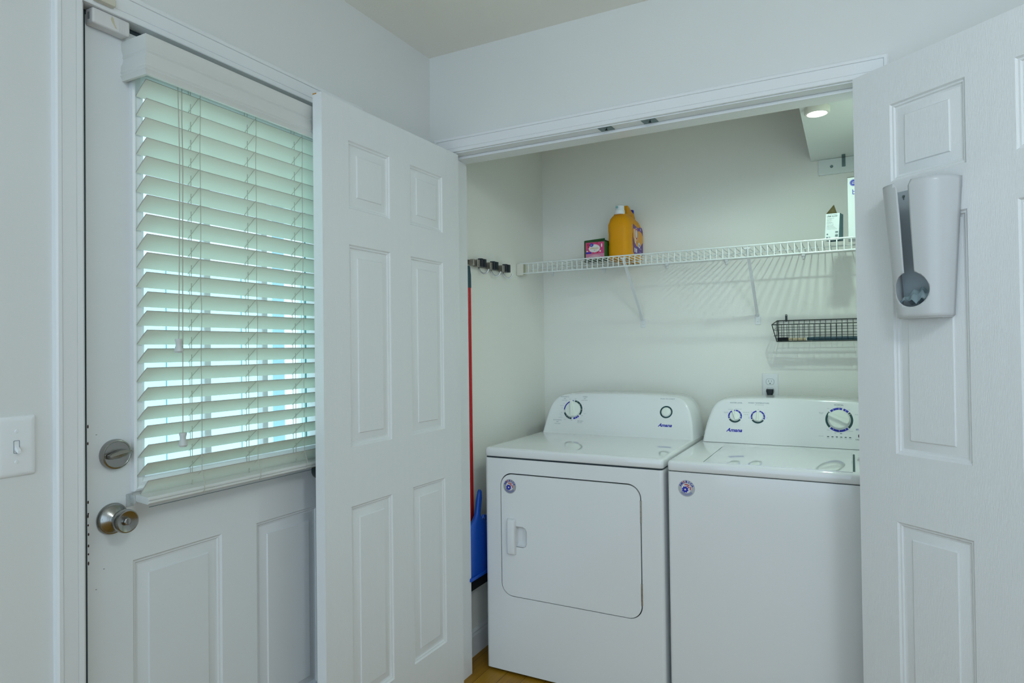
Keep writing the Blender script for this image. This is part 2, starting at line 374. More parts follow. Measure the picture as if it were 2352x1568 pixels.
# lite frame : mitred moulded rectangle on the room side
def rectframe(F, a, b, c, d, prof):
    mb = MB(F); R = []
    for (u, v, su, sv) in ((a,c,1,1),(b,c,-1,1),(b,d,-1,-1),(a,d,1,-1)): R.append([(u+su*o, v+sv*o, h) for o, h in prof])
    R.append(R[0]); return mb.rings(R, True, False)
LP = [(0,0),(.001,.010),(.006,.0125),(.012,.0095),(.020,.0105),(.030,.004),(.033,-.004),(.036,-.018),(.036,-.020),(.02,-.0205),(0,-.0205)]
rectframe(frame((SX,0,0),(0,1,0),(0,0,1)), -1.184, -.570, .971, 1.966, LP).build('window_frame', M['trim'], d1, smooth=25)
MB().box(SX-.028,SX-.022,-1.158,-.596,.99,1.943).build('window_pane', M['glass'], d1, smooth=0)
for y in (-.971,-.784): mb = MB(); mb.box(SX-.033,SX-.012,y-.010,y+.010,1.0,1.938); mb.build('muntin', M['trim'], d1, bevel=.003)
# rust nicks and smudges on the slab edge (wear)
mb = MB(FE); random.seed(3)
for z in (1.083,.955,.93,.925,.905,.885,.860,.842,.822,1.12):
    mb.prism(ell(.0015+random.random()*.001, z, .0016, .002+random.random()*.003, 7), 0, .0003)
for u, z in ((.02,1.10),(.035,.80),(.018,.76),(.05,1.02)): mb.prism(ell(u, z, .002, .0006, 6), 0, .0003)
mb.build('rust_chips', mat('rust', (.06,.025,.02), .9), d1, smooth=0)
# deadbolt + knob (axis +x)
FD = frame((SX,-1.223,1.064),(0,1,0),(0,0,1))
db = MB(); db.lathe([(0,0),(.0335,0),(.034,.006),(.0325,.0125),(.0295,.0135),(.0285,.0128),(.027,.0128),(0,.0125)], 40, F=FD)
db = db.build('deadbolt', M['nickel'], d1, smooth=30)
tb = MB(FD @ Matrix.Rotation(rad(8),4,'Z')); R = []
for x in (-.024,-.016,0,.014,.022,.026):
    hh = .0075*(1-((x)/.03)**2)+.002; R.append([(x,-hh,.014),(x,-hh*.7,.026),(x,hh*.2,.030),(x,hh,.026),(x,hh,.014)])
tb.rings(R); tb.build('thumb_turn', M['nickel'], db, bevel=.001, smooth=40)
FK = frame((SX,-1.229,.920),(0,1,0),(0,0,1))
kb = MB(); kb.lathe([(0,0),(.0345,0),(.035,.004),(.033,.008),(.031,.0085),(.029,.011),(.016,.018),(.013,.020),(.013,.026),(.017,.030),(.0225,.036),(.0255,.048),(.0258,.056),(.0245,.0605),(.0225,.0610),(.009,.0555),(0,.0555)], 44, F=FK)
kb = kb.build('door_knob', M['nickel'], d1, smooth=30)
mb = MB(); mb.lathe([(0,.055),(.0075,.055),(.0078,.0605),(.0065,.0615),(0,.0615)], 20, F=FK); mb.F = FK; mb.box(-.0012,.0012,-.006,.006,.0615,.064); mb.build('lock_button', M['nickel'], kb)
mb = MB(); mb.lathe([(0,.0095),(.0042,.0095),(.0042,.0115),(0,.0118)], 14, F=FK @ Matrix.Translation((-.024,.004,0))); mb.build('screw', M['black'], kb)
MB().box(-.050,-.0256,-1.2984,-1.2816,.02,2.045).build('gap_shade_strip', M['appl_dark'], d1, smooth=0)  # dark strip beside the slab, stands in for shade in the gap
MB().box(-.060,-.0275,-1.2984,-.488,2.0385,2.0495).build('gap_shade_strip', M['appl_dark'], d1, smooth=0)  # same dark stand-in for shade, above the slab
MB().box(-.0005,.0008,-1.3054,-1.3024,.01,2.05).build('caulk_line', M['ptext'], d1, smooth=0)
MB().box(-.13,-.0,EY0+.016,EY1-.016,0,.012).build('threshold', M['nickel'], d1)
MB().box(SX-.05,SX-.044,SY0,SY1,.02,.05).build('door_sweep', M['appl_dark'], d1)
# ================================================================== EXTERIOR seen through the blind
m = MB(); m.box(-9,-.131,-5,4,-.12,-.04); struct(m.build('trim_8', M['ground'], smooth=0), 'pale concrete porch outside the door', 'porch floor')
m = MB(); m.box(-3.1,-3.0,-4,6,-.04,1.95)
for k in range(30): m.box(-3.0,-2.988,-4.033+k*.33,-4.033+k*.33+.024,-.04,1.95)
tag(m.build('privacy_fence', M['siding'], bevel=.003), 'pale board fence with battens seen outside through the blind', 'fence')
m = MB(); m.box(-1.60,-1.5,.645,.745,-.04,2.6); m.box(-1.62,-1.48,.625,.765,-.04,.16)
tag(m.build('porch_post', M['sidingd'], bevel=.004), 'blue-grey porch post seen outside at the right of the window', 'post')
m = MB(); m.box(-.915,-.9,.226,.243,-.04,2.4)
tag(m.build('downspout', M['extdark'], bevel=.003), 'thin dark green downspout outside at the right window edge', 'downspout')
# ================================================================== WINDOW BLIND
wb = thing('window_blind', 'white two-inch slat blind hanging over the exterior door window', 'blind', (0,-.872,.945))
BY0, BY1 = -1.178, -.566
zs = [1.923,1.879,1.834,1.788,1.745,1.700,1.656,1.611,1.566,1.523,1.478,1.433,1.389,1.345,1.302,1.258,1.213,1.169,1.126,1.082,1.040,1.000]
mb = MB()
for i, z in enumerate(zs):
    th = rad(39.5 if i < 21 else 49); xr = .028; n = 4; prof = []
    for k in range(n+1):
        s_ = .05*k/n; bow = .0012*math.sin(PI*k/n)
        prof.append((xr-s_*math.cos(th)-bow*math.sin(th), z-s_*math.sin(th)+bow*math.cos(th)))
    dn = (math.sin(th)*.0026, -math.cos(th)*.0026)
    ring = prof+[(x+dn[0], zz+dn[1]) for x, zz in prof[::-1]]
    j = .0012*math.sin(i*2.4)
    mb.rings([[(x,y,zz) for x, zz in ring] for y in (BY0+j, BY1+j)])
for i in range(len(mb.m)): mb.m[i] = 1 if i%12 >= 9 else 0
mb.build('slats', [M['blind'],M['slatedge']], wb, smooth=25)
mb = MB()                                          # headrail
mb.box(-.018,.036,-1.172,-.572,1.953,1.990); hr = mb.build('headrail', M['blind'], wb, bevel=.002)
for y in (-1.041,-.871,-.704):
    for x in (-.004,.010,.024): mb = MB(); mb.box(x-.003,x+.003,y-.007,y+.007,1.9518,1.9528); mb.build('cord_slot', M['zinc'], hr, smooth=0)
# valance with returns (profile offsets outwards)
VP = [(2.010,.004),(2.004,.006),(1.990,.005),(1.978,.001),(1.974,.003),(1.970,.0005),(1.962,.002),(1.952,.006),(1.944,.006),(1.938,.0075),(1.934,.0055),(1.930,.008),(1.922,.0035),(1.919,.003)]
mb = MB(); R = []
for (x, y, sx, sy) in ((SX,-1.197,0,-1),(.060,-1.197,1,-1),(.060,-.553,1,1),(SX,-.553,0,1)):
    o = [(x+sx*h, y+sy*h, z) for z, h in VP]; inn = [(x-sx*.004, y-sy*.004, z) for z, h in VP[::-1]]
    R.append(o+inn)
mb.rings(R).build('valance', M['valance'], wb, smooth=40)
# bottom rail
ra = rad(12)
mb = MB(frame((-.004,0,.957),(0,1,0),(math.cos(ra),0,-math.sin(ra))))
pr = [(0,0),(.0,.010),(.004,.013),(.046,.013),(.0495,.010),(.0495,.0065),(.047,.0055),(.0495,.0045),(.0495,0),(.046,-.003),(.004,-.003)]
mb = MB(); c_, s_ = math.cos(ra), math.sin(ra)
mb.rings([[(-.006+u*c_+v*s_*0, y, .958-u*s_*.35+v-.004) for u, v in pr] for y in (-1.186,-.560)])
mb.build('bottom_rail', M['valance'], wb, smooth=25)
MB().box(.0436,.0442,-1.186,-.560,.9424,.9436).build('groove_shade', M['ptext'], wb, smooth=0)  # dark strip on the rail front, paints in the groove's shade
# ladder cords + rungs
for y in (-1.041,-.871,-.704):
    mb = MB(); random.seed(int(-y*100))
    f_ = [(.031+.0006*math.sin(k*1.3), y+.0008*math.sin(k*.9), 1.950-k*(1.950-1.002)/26) for k in range(27)]+[(.046,y-.004,.972),(.0475,y-.006,.955),(.044,y-.010,.949)]
    mb.tube(f_, .0009, 5)
    mb.tube([(-.013,y,1.950),(-.013,y,.965)], .0009, 5)
    mb.tube([(.012,y-.012,1.950),(.010,y-.012,.965)], .0010, 5)
    for z in zs: mb.tube([(.031,y,z+.001),(.028,y-.004,z-.004),(-.011,y-.006,z-.036)], .0007, 5)
    mb.build('ladder_cord', M['cord'], wb)
for y0, y1, zt in ((-1.110,-1.115,1.324),(-1.099,-1.103,1.101)):
    mb = MB(); x = .050 if zt > 1.2 else .046
    mb.tube([(.040,y0+.003,1.935),(x-.004,y0+.001,1.85),(x,y0,1.75),(x,(y0+y1)/2,1.5),(x,y1,zt-.004)], .0013, 6)
    pc = mb.build('pull_cord', M['cord'], wb)
    mb = MB(); mb.lathe([(0,0),(.0085,0),(.0088,-.003),(.0068,-.010),(.0068,-.016),(.0098,-.025),(.0104,-.029),(.008,-.033),(0,-.034)], 20, F=Matrix.Translation((x,y1,zt)))
    mb.build('tassel', M['tassel'], pc)
mb = MB(WALLL); mb.box(-1.197,-1.180,.938,.968,SX,SX+.0015); mb.box(-1.188,-1.186,.946,.964,SX,SX+.02); mb.lathe([(0,0),(.003,0),(.003,.003),(0,.003)], 10, F=WALLL @ Matrix.Translation((-1.191,.955,SX+.001)))
mb.build('hold_down_bracket', M['clear'], wb)
# ------------------------------------------------------------------ door alarm contacts
al = thing('door_alarm_sensor', 'white oblong alarm sensor fixed to the top corner of the exterior door slab', 'sensor', (SX,-1.237,2.01))
mb = MB(WALLL); mb.box(-1.2820,-1.1985,2.0145,2.0495,SX,.004); mb.build('sensor_body', M['alarm'], al, bevel=.0045, bseg=3)
mb = MB(WALLL)
for k in range(6): mb.box(-1.2245+k*.0026,-1.2237+k*.0026,2.018,2.046,.004,.0045)
mb.build('grip_ribs', M['alarm'], al)
mb = MB(WALLL); mb.prism([(-1.240,2.046),(-1.236,2.040),(-1.234,2.030),(-1.229,2.021),(-1.232,2.021),(-1.240,2.032),(-1.243,2.038)], .004, .0044); mb.build('stain', M['stain'], al, smooth=0)
mb = MB(); text_mb(mb, 'CHAMBERLAIN', -1.236, -.0165, .0035, .03, F=frame((0,0,2.0145),(0,1,0),(1,0,0)), n=-.0004); mb.build('lettering', M['ptext'], al, smooth=0)
mb = MB(frame((0,-1.2820,0),(1,0,0),(0,0,1))); mb.box(-.014,-.006,2.024,2.040,0,.0006); mb.build('battery_slot', M['metalr'], al)
mb = MB(WALLL); mb.box(-1.287,-1.243,2.058,2.074,.010,.026)
tag(mb.build('door_alarm_magnet', M['alarm_old'], bevel=.002), 'small yellowed alarm magnet block stuck on the door casing above the sensor', 'sensor magnet')
# ------------------------------------------------------------------ light switch
ls = thing('light_switch', 'white toggle light switch plate on the wall left of the exterior door', 'light switch', (0,-1.43,1.05))
mb = MB(WALLL); R = []
for o, h in ((0,0),(.001,.003),(.004,.0055),(.010,.0062)): R.append([(x,y,h) for x, y in rrect(-1.465+o,-1.395-o,1.052+o,1.170-o,.003,3)])
mb.rings(R).build('switch_plate', M['white'], ls, smooth=40)
mb = MB(WALLL); mb.prism(rrect(-1.4352,-1.4248,1.098,1.123,.001,2), .0062, .0066, [rrect(-1.4345,-1.4255,1.0987,1.1223,.001,2)]); mb.build('toggle_slot', M['greyp'], ls)
mb = MB(WALLL); mb.rings([[(x,1.105+v,h) for x, v in ((-1.4337,0),(-1.4263,0),(-1.4263,.0095),(-1.4337,.0095))] for h in (.004,)]+[[(x,1.0985+v,.017) for x, v in ((-1.433,0),(-1.427,0),(-1.427,.006),(-1.433,.006))]])
mb.build('toggle', M['white'], ls, bevel=.0008)
for z in (1.141,1.081):
    mb = MB(); mb.lathe([(0,0),(.0036,0),(.003,.0012),(0,.0014)], 14, F=WALLL @ Matrix.Translation((-1.430,z,.0062))); mb.F = WALLL; mb.box(-1.433,-1.427,z-.0004,z+.0004,.0074,.0078); mb.build('screw', M['white'], ls)
# ================================================================== APPLIANCES
FY = .1757
FF = frame((0,FY,0),(1,0,0),(0,0,1))
T_ = Vector((0,.070,.182)).normalized()
FC = frame((0,.685,.893),(1,0,0),T_)
def console(parent, cx, half):
    """half = [(t, halfwidth)] front outline"""
    L = [(-w, t) for t, w in half]; Rr = [(w, t) for t, w in half[::-1] if w > 0]; out = L+Rr
    # smooth the outline a little
    def resample(P, n=70):
        d = [0]
        for i in range(1,len(P)): d.append(d[-1]+math.dist(P[i-1],P[i]))
        res = []
        for k in range(n+1):
            s = d[-1]*k/n; i = max(j for j in range(len(d)) if d[j] <= s+1e-9); i = min(i, len(P)-2); f = (s-d[i])/(d[i+1]-d[i])
            res.append((P[i][0]+(P[i+1][0]-P[i][0])*f, P[i][1]+(P[i+1][1]-P[i][1])*f))
        for _ in range(2): res = [res[0]]+[((res[i-1][0]+2*res[i][0]+res[i+1][0])/4,(res[i-1][1]+2*res[i][1]+res[i+1][1])/4) for i in range(1,n)]+[res[-1]]
        return res
    P = resample(out); R = []
    top = max(t for _, t in P)
    def ring(ins, n, yb=None, grow=0):
        r = []
        for x, t in P:
            k = 1-ins/.34; tt = t-ins*(t/top)
            p = FC @ Vector((cx+x*(k+grow), tt, n))
            if yb is not None: p = Vector((p.x, yb, p.z))
            r.append(tuple(p))
        return r
    R = [ring(.012,.0), ring(.006,-.0005), ring(.002,-.003), ring(0,-.007), ring(-.001,0,.90,.012), ring(.004,0,.918,.012)]
    mb = MB(); mb.rings(R, True, True)
    return mb.build('control_console', M['appl'], parent, smooth=50)
def sticker(parent, cx, cz, r):
    F = FF
    mb = MB(F); mb.prism(ell(cx,cz,r,r,40), 0, .0005); st = mb.build('round_sticker', M['metalr'], parent, smooth=0)
    b = MB(F); rd_ = MB(F); w = MB(F)
    for i, ch in enumerate('AMERICA'):
        a = rad(66-22*i); q = rd_ if ch == 'E' else b
        text_mb(q, ch, cx-math.sin(a)*r*.66, cz+math.cos(a)*r*.66, r*.26, bold=.04, n=.0007, rot=a)
    w.prism(ell(cx,cz+r*.02,r*.56,r*.56,30), .0005, .0007)
    for a0, a1, rr in ((-30,48,.52),(5,80,.34),(62,112,.52)): arc(rd_, cx, cz+r*.0, r*(rr-.12), r*rr, a0, a1, .0009, 10)
    gx, gz = cx-r*.16, cz-r*.14; g = []
    for k in range(32): rr = r*(.40 if (k//2)%2 else .33); g.append((gx+rr*math.cos(2*PI*k/32), gz+rr*math.sin(2*PI*k/32)))
    b.prism(g, .0007, .0010)
    s_ = [(gx+(r*.16 if k%2 == 0 else r*.07)*math.sin(PI*k/5), gz+(r*.16 if k%2 == 0 else r*.07)*math.cos(PI*k/5)) for k in range(10)]
    w.prism(s_, .0010, .0012)
    for k in range(5): arc(b, cx, cz, r*(.63+.055*k), r*(.65+.055*k), 125, 235, .0007, 16)
    w.build('sticker_white', M['lwhite'], st, smooth=0); rd_.build('sticker_red', M['red'], st, smooth=0); b.build('sticker_blue', M['blue'], st, smooth=0)
def dial(parent, name, cx, ct, r, ang, h=.016, ridge=True):
    F = FC @ Matrix.Translation((cx,ct,0))
    mb = MB(); mb.lathe([(r*.98,0),(r,.002),(r*.96,h*.55),(r*.90,h*.72),(0,h*.72)], 40, F=F)
    if ridge:
        mb.F = F @ Matrix.Rotation(rad(ang),4,'Z'); R = []
        for y in (-r*.93,-r*.6,0,r*.6,r*1.05):
            ww = r*(.30 if y < 0 else .24)*(1 if abs(y) < r*.8 else .8); R.append([(-ww,y,h*.5),(-ww*.7,y,h*1.35),(ww*.7,y,h*1.35),(ww,y,h*.5)])
        mb.rings(R)
    return mb.build(name, M['knobw'], parent, bevel=.0012, smooth=45)
def cabinet(root, x0, x1, holes=()):
    # front panel with radiused vertical edges, sides, back
    mb = MB(); y0, y1 = FY, .905; r = .012; n = 5; P = []
    for cx, cy, a0 in ((x0+r,y0+r,180),(x1-r,y0+r,270)):
        for i in range(n+1): a = rad(a0+90*i/n); P.append((cx+r*math.cos(a), cy+r*math.sin(a)))
    P += [(x1,y1),(x0,y1)]
    z0, z1 = .0105, .8535
    if not holes:
        mb.rings([[(x,y,z) for x, y in P] for z in (z0, z1)])
    else:
        mb.rings([[(x,y,z) for x, y in P[n+0:n+2]] for z in (z0,z0)], False, False)
        PP = P[:n+1]; QQ = P[n+1:]
        side = QQ+PP                                   # everything but the front flat
        mb.rings([[(x,y,z) for x, y in side] for z in (z0, z1)], False, False)
        mb.add([(x,y,z0) for x, y in P], [tuple(range(len(P)))[::-1]]); mb.add([(x,y,z1) for x, y in P], [tuple(range(len(P)))])
        mb.F = FF; mb.prism([(x0+r,z0),(x1-r,z0),(x1-r,z1),(x0+r,z1)], -.024, 0, holes)
    return mb.build('cabinet', M['appl'], root, smooth=35)
def top_lid(root, x0, x1, zb, zt, name='top_panel', y0=None):
    y0 = y0 if y0 is not None else FY-.002; mb = MB(); R = []
    def rr(ins, z): return [(x,y,z) for x, y in rrect(x0+ins,x1-ins,y0+ins,.905,.014,5)]
    R = [rr(.002,zb), rr(0,zb+.003), rr(0,zt-.010), rr(.0025,zt-.004), rr(.008,zt-.0008), rr(.013,zt)]
    return mb.rings(R).build(name, M['lidgloss'], root, smooth=60)
# ---- dryer
dry = thing('clothes_dryer', 'white front-loading dryer with one dial and a push-to-start button, left of the washer', 'dryer', (.494,.54,0))
hole = rrect(.2005,.778,.309,.797,.052,10)
cabinet(dry, .130, .858, [hole])
top_lid(dry, .129, .859, .8595, .8945)
MB().box(.136,.852,FY+.006,.90,.8535,.8595).build('lid_seam', M['appl_dark'], dry, smooth=0)
for x in (.17,.82):
    for y in (.24,.84): mb = MB(); mb.lathe([(0,0),(.018,0),(.018,.0105),(0,.0105)], 16, F=Matrix.Translation((x,y,0))); mb.build('foot', M['rubber'], dry)
MB().box(.16,.83,FY+.0245,FY+.04,.30,.81).build('door_gap_shade', M['appl_dark'], dry)  # dark box behind the dryer door, paints the shade in its gap
inner = rrect(.2045,.7740,.312,.7925,.048,10); rec = [(.268,.508),(.300,.508),(.311,.513),(.3165,.524),(.3165,.573),(.311,.584),(.300,.589),(.268,.589)]
mb = MB(FF); mb.prism(inner, -.010, .0015, [rec]); dd = mb.build('dryer_door', M['appl'], dry, bevel=.0014, bseg=2, smooth=30)
mb = MB(FF); R = [[(x,y,.0015) for x, y in rec],[(x,y,-.004) for x, y in rec],[(.27+(x-.27)*.85,.5485+(y-.5485)*.86,-.016) for x, y in rec],[(.27+(x-.27)*.35,.5485+(y-.5485)*.7,-.020) for x, y in rec]]
mb.rings(R, True, False); mb.add(R[-1], [tuple(range(8))]); mb.build('handle_recess', M['appl'], dd, smooth=50)
mb = MB(FF); mb.rings([[(x,y,h) for x, y in rrect(.231+o,.2705-o*.4,.4755+o,.6185-o,.006,4)] for o, h in ((0,.001),(.001,.007),(.004,.016),(.009,.0185))]); mb.build('door_handle', M['white'], dd, smooth=50)
for z0, z1 in ((.660,.741),(.364,.443)):
    mb = MB(FF)
    for k in range(4): mb.tube([(.7763,z0+(z1-z0)*k/4+.0006,.0015),(.7763,z0+(z1-z0)*(k+1)/4-.0006,.0015)], .0034, 10)
    mb.build('door_hinge', M['steel'], dd)
sticker(dd, .2435, .7445, .0285); 
for o in bpy.data.objects:
    if o.name.startswith('round_sticker'): o.location.y -= .0015
HD = [(0,.353),(.035,.349),(.075,.3435),(.115,.335),(.145,.325),(.168,.312),(.183,.294),(.192,.272),(.197,.240),(.201,.16),(.204,.0)]
con = console(dry, .5035, HD)
bl = MB(FC); tl = MB(FC); gp = MB(FC)
C0 = (.2915,.1165); r0, r1 = .0385, .0465
arc(bl, *C0, r0+.003, r1, -91, -3, seg=26)
arc(tl, *C0, r0, r1, 6, 122, seg=30); arc(bl, *C0, r0, r1, 132, 170); arc(tl, *C0, r0, r1, 183, 250)
wt = MB(FC)
for a in (22,48,85,142,155,198,210,224): arc(wt, *C0, r0+.001, r0+.006, a-1, a+1, n=.0006, seg=2)
text_mb(gp,'AUTOMATIC',.2422,.1765,.0042,.044); text_mb(gp,'DRY',.2432,.1680,.0042); text_mb(gp,'HIGH HEAT',.2430,.1605,.0026,.028)
text_mb(gp,'TIMED',.3442,.1785,.0042,.0235); text_mb(gp,'DRY',.3442,.1700,.0042); text_mb(gp,'HIGH HEAT',.3442,.1625,.0028,.03)
text_mb(gp,'AUTOMATIC',.2190,.0625,.0042,.044); text_mb(gp,'DRY',.2210,.0540,.0042); text_mb(gp,'LOW HEAT',.2215,.0455,.0034,.031)
text_mb(gp,'AIR DRY',.3343,.0612,.0044,.030); text_mb(gp,'NO HEAT',.3335,.0545,.0028,.025)
for s, u, v in (('OFF',.2985,.1665),('OFF',.2345,.0990),('OFF',.3395,.0885),('OFF',.2905,.0640)): text_mb(gp,s,u,v,.0032)
for s, u, v in (('less dry',.2700,.1660),('more',.2520,.1545),('normal',.2420,.1440),('energy preferred',.2330,.1340),('very dry',.2340,.1230),('less dry',.2310,.0920),('normal',.2360,.0840),('energy preferred',.2330,.0760),('very dry',.2560,.0675),('10',.3220,.0760),('20',.3120,.0665),('20',.3270,.1610),('40',.3400,.1420),('60',.3470,.1220),('less time',.3520,.0990)): text_mb(gp,s,u,v,.0021)
text_mb(gp,'PUSH TO START',.7330,.1785,.0044,.062)
arc(tl, .7312,.1208,.0215,.0278,0,360,seg=44)
text_mb(bl,'Amana',.7300,.0545,.0140,.062,bold=.035,shear=.35)
bl.build('blue_printing', M['blue'], con, smooth=0); tl.build('dark_printing', M['teal'], con, smooth=0); gp.build('grey_printing', M['greyp'], con, smooth=0); wt.build('tick_marks', M['lwhite'], con, smooth=0)
dial(con, 'timer_dial', *C0, .0385, 12)
mb = MB(); mb.lathe([(.0195,0),(.020,.004),(.0185,.007),(.010,.0085),(0,.0088)], 32, F=FC @ Matrix.Translation((.7312,.1208,0))); mb.build('start_button', M['knobw'], con)
# ---- washer
wsh = thing('washing_machine', 'white top-loading washer with three dials, partly hidden by the right closet door', 'washer', (1.226,.54,0))
cabinet(wsh, .8745, 1.5775)
top_lid(wsh, .8735, 1.5785, .8565, .8915)
MB().box(.880,1.572,FY+.006,.90,.8535,.8565).build('lid_seam', M['appl_dark'], wsh, smooth=0)
for x in (.92,1.53):
    for y in (.24,.84): mb = MB(); mb.lathe([(0,0),(.018,0),(.018,.0105),(0,.0105)], 16, F=Matrix.Translation((x,y,0))); mb.build('foot', M['rubber'], wsh)
mb = MB(); mb.rings([[(x,y,z) for x, y in rrect(.9975+o,1.4535-o,.183,.600,.004,3)] for o, z in ((0,.8905),(0,.8925),(.002,.8935))]); mb.build('washer_lid', M['lidgloss'], wsh, smooth=50)
MB().box(.9945,.9972,.195,.56,.8905,.8918).build('lid_gap', M['teal'], wsh, smooth=0)
MB().box(1.4540,1.4605,.200,.565,.8905,.8918).build('lid_gap', M['teal'], wsh, smooth=0)
HW = [(0,.333),(.035,.329),(.075,.322),(.105,.314),(.135,.306),(.160,.296),(.176,.283),(.186,.262),(.191,.235),(.195,.16),(.198,0)]
con = console(wsh, 1.2275, HW)
bl = MB(FC); tl = MB(FC); gp = MB(FC); wt = MB(FC)
for cx, ct, gaps in ((1.0205,.1135,((-112,-32),(-8,-1),(6,112))),(1.1105,.1135,((-112,-14),(14,112)))):
    for a0, a1 in gaps: arc(bl, cx, ct, .0220, .0277, a0, a1)
    arc(tl, cx, ct, .0215, .0277, 122, 238)
    for a in (-95,-55,30,62,95): arc(wt, cx, ct, .0222, .0255, a-2, a+2, n=.0006, seg=2)
cx, ct = 1.409, .1135; a_, b_ = .0405, .0487
for q, a0, a1 in ((bl,-42,14),(bl,20,45),(tl,49,133),(bl,138,222),(tl,228,311)): arc(q, cx, ct, a_, b_, a0, a1)
for a in (-28,0,32,58,150,180,208,-55): arc(wt, cx, ct, a_+.001, a_+.006, a-1.2, a+1.2, n=.0006, seg=2)
text_mb(gp,'WATER LEVEL',1.0228,.1690,.0050,.050); text_mb(gp,'WASH TEMPERATURE',1.1118,.1702,.0052,.082); text_mb(gp,'all cold rinses',1.1150,.1640,.0026,.034)
text_mb(gp,'NORMAL',1.4086,.1705,.0060,.033); text_mb(gp,'super wash',1.4086,.1645,.0024)
for s, u, v in (('auto sensing',1.0010,.1415),('deep water wash',1.0330,.1435),('auto sensing',.9830,.1290),('+ extra rinse',.9840,.1250),('deep water wash',1.0640,.1300),('+ extra rinse',1.0640,.1210),('cool',1.0860,.1330),('cold',1.1110,.1440),('warm',1.1370,.1300),('hot',1.1460,.1100),('tap',1.0760,.1110),('cold',1.0760,.1060),('heavy',1.3710,.1570),('casual',1.4430,.1540),('bulky items',1.3460,.1390),('& sheets',1.3460,.1350),('delicate',1.4690,.1350),('whites',1.3710,.0700),('rinse/spin',1.4490,.0690),('deep water',1.4010,.0630),('with',1.3950,.0580),('cycle status',1.3450,.0450)): text_mb(gp,s,u,v,.0025)
text_mb(tl,'stain',1.4150,.0580,.0030,bold=.05)
for k in range(6): tl.box(1.3665+k*.0152,1.3735+k*.0152,.0435,.0462,.0,.0006)
for s, k in (('sensing',0),('wash',1),('rinse',2),('final spin',3),('complete',4),('lid locked',5)): text_mb(gp,s,1.370+k*.0152,.0385,.0019)
text_mb(bl,'START',1.4790,.0745,.0055,.026,bold=.03); text_mb(tl,'CANCEL',1.4790,.0360,.0040,.030,bold=.02)
text_mb(bl,'Amana',1.0195,.0470,.0145,.064,bold=.035,shear=.35)
bl.build('blue_printing', M['blue'], con, smooth=0); tl.build('dark_printing', M['teal'], con, smooth=0); gp.build('grey_printing', M['greyp'], con, smooth=0); wt.build('tick_marks', M['lwhite'], con, smooth=0)
dial(con, 'water_level_dial', 1.0205, .1135, .0212, 22, .012); dial(con, 'temperature_dial', 1.1105, .1135, .0212, 0, .012); dial(con, 'cycle_dial', 1.409, .1135, .0385, 66, .018)
mb = MB(); mb.lathe([(.0085,0),(.0085,.003),(0,.0035)], 24, F=FC @ Matrix.Translation((1.4815,.0520,0))); mb.build('start_button', mat('button_maroon', (.07,.02,.04), .4), con)
sticker(wsh, .940, .7985, .0290)
# ================================================================== WIRE SHELF
sh = thing('wire_shelf', 'white ventilated wire shelf spanning the closet above the washer and dryer', 'shelf', (.82,.86,1.65))
SZ = 1.7000; y0, y1 = .700, 1.003
mb = MB(); mb.tube([(.035,y0-.003,SZ+.0035),(CX1-.004,y0-.003,SZ+.0035)], .0033, 8); mb.tube([(.035,y0-.003,1.6560),(CX1-.004,y0-.003,1.6560)], .0033, 8); mb.build('front_rail', M['wire'], sh)
mb = MB(); mb.tube([(CX0+.003,.855,SZ-.005),(CX1-.004,.855,SZ-.005)], .0028, 8); mb.build('middle_rail', M['wire'], sh)
mb = MB(); mb.tube([(CX0+.003,y1,SZ-.005),(CX1-.004,y1,SZ-.005)], .0030, 8); mb.build('rear_rail', M['wire'], sh)
mb = MB(); x = .0820
while x < CX1-.01:
    mb.tube([(x,y1+.002,SZ),(x,y0+.004,SZ),(x,y0-.002,SZ-.002),(x,y0-.004,SZ-.008),(x,y0-.004,1.6545)], .0022, 6); x += .02510
mb.tube([(.0570,y1,SZ),(.0570,y0,SZ),(.0570,y0-.003,1.656)], .0022, 6)
mb.build('deck_wires', M['wire'], sh)
mb = MB(); mb.box(CX0+.001,.0545,y0-.006,y0+.040,1.648,1.7045); mb.build('end_bracket', M['cream'], sh, bevel=.003)
mb = MB(); mb.box(.0550,.0600,y0-.0055,y0+.008,1.650,1.7040); mb.build('end_cap', mat('olive_plastic', (.45,.45,.30), .5), sh, bevel=.001)
for x in (.553,1.083):
    mb = MB(); a = Vector((x,y0+.004,SZ-.006)); b = Vector((x,CY-.004,1.428)); w = .0065
    mb.rings([[(x+s*w,p.y+t*.004,p.z+t*.004) for s, t in ((-1,-1),(1,-1),(.8,1),(-.8,1))] for p in (a, a.lerp(b,.5), b)])
    mb.box(x-.012,x+.012,y0-.001,y0+.012,SZ-.010,SZ-.004)
    br = mb.build('support_brace', M['white'], sh, bevel=.001)
    mb = MB(); mb.box(x-.012,x+.012,CY-.003,CY-.0003,1.388,1.432); mb.lathe([(.004,0),(.0035,.0025),(0,.003)], 12, F=frame((x,CY-.003,1.404),(1,0,0),(0,0,1))); mb.build('wall_foot', M['white'], br, bevel=.0015)
for x in (.071,.355,.676,.951,1.277,1.55):
    mb = MB(); mb.box(x-.008,x+.008,CY-.012,CY-.0003,1.682,1.7045); mb.box(x-.005,x+.005,CY-.006,CY-.0003,1.670,1.690); mb.build('wall_clip', M['white'], sh, bevel=.002)
TOP = SZ+.0024
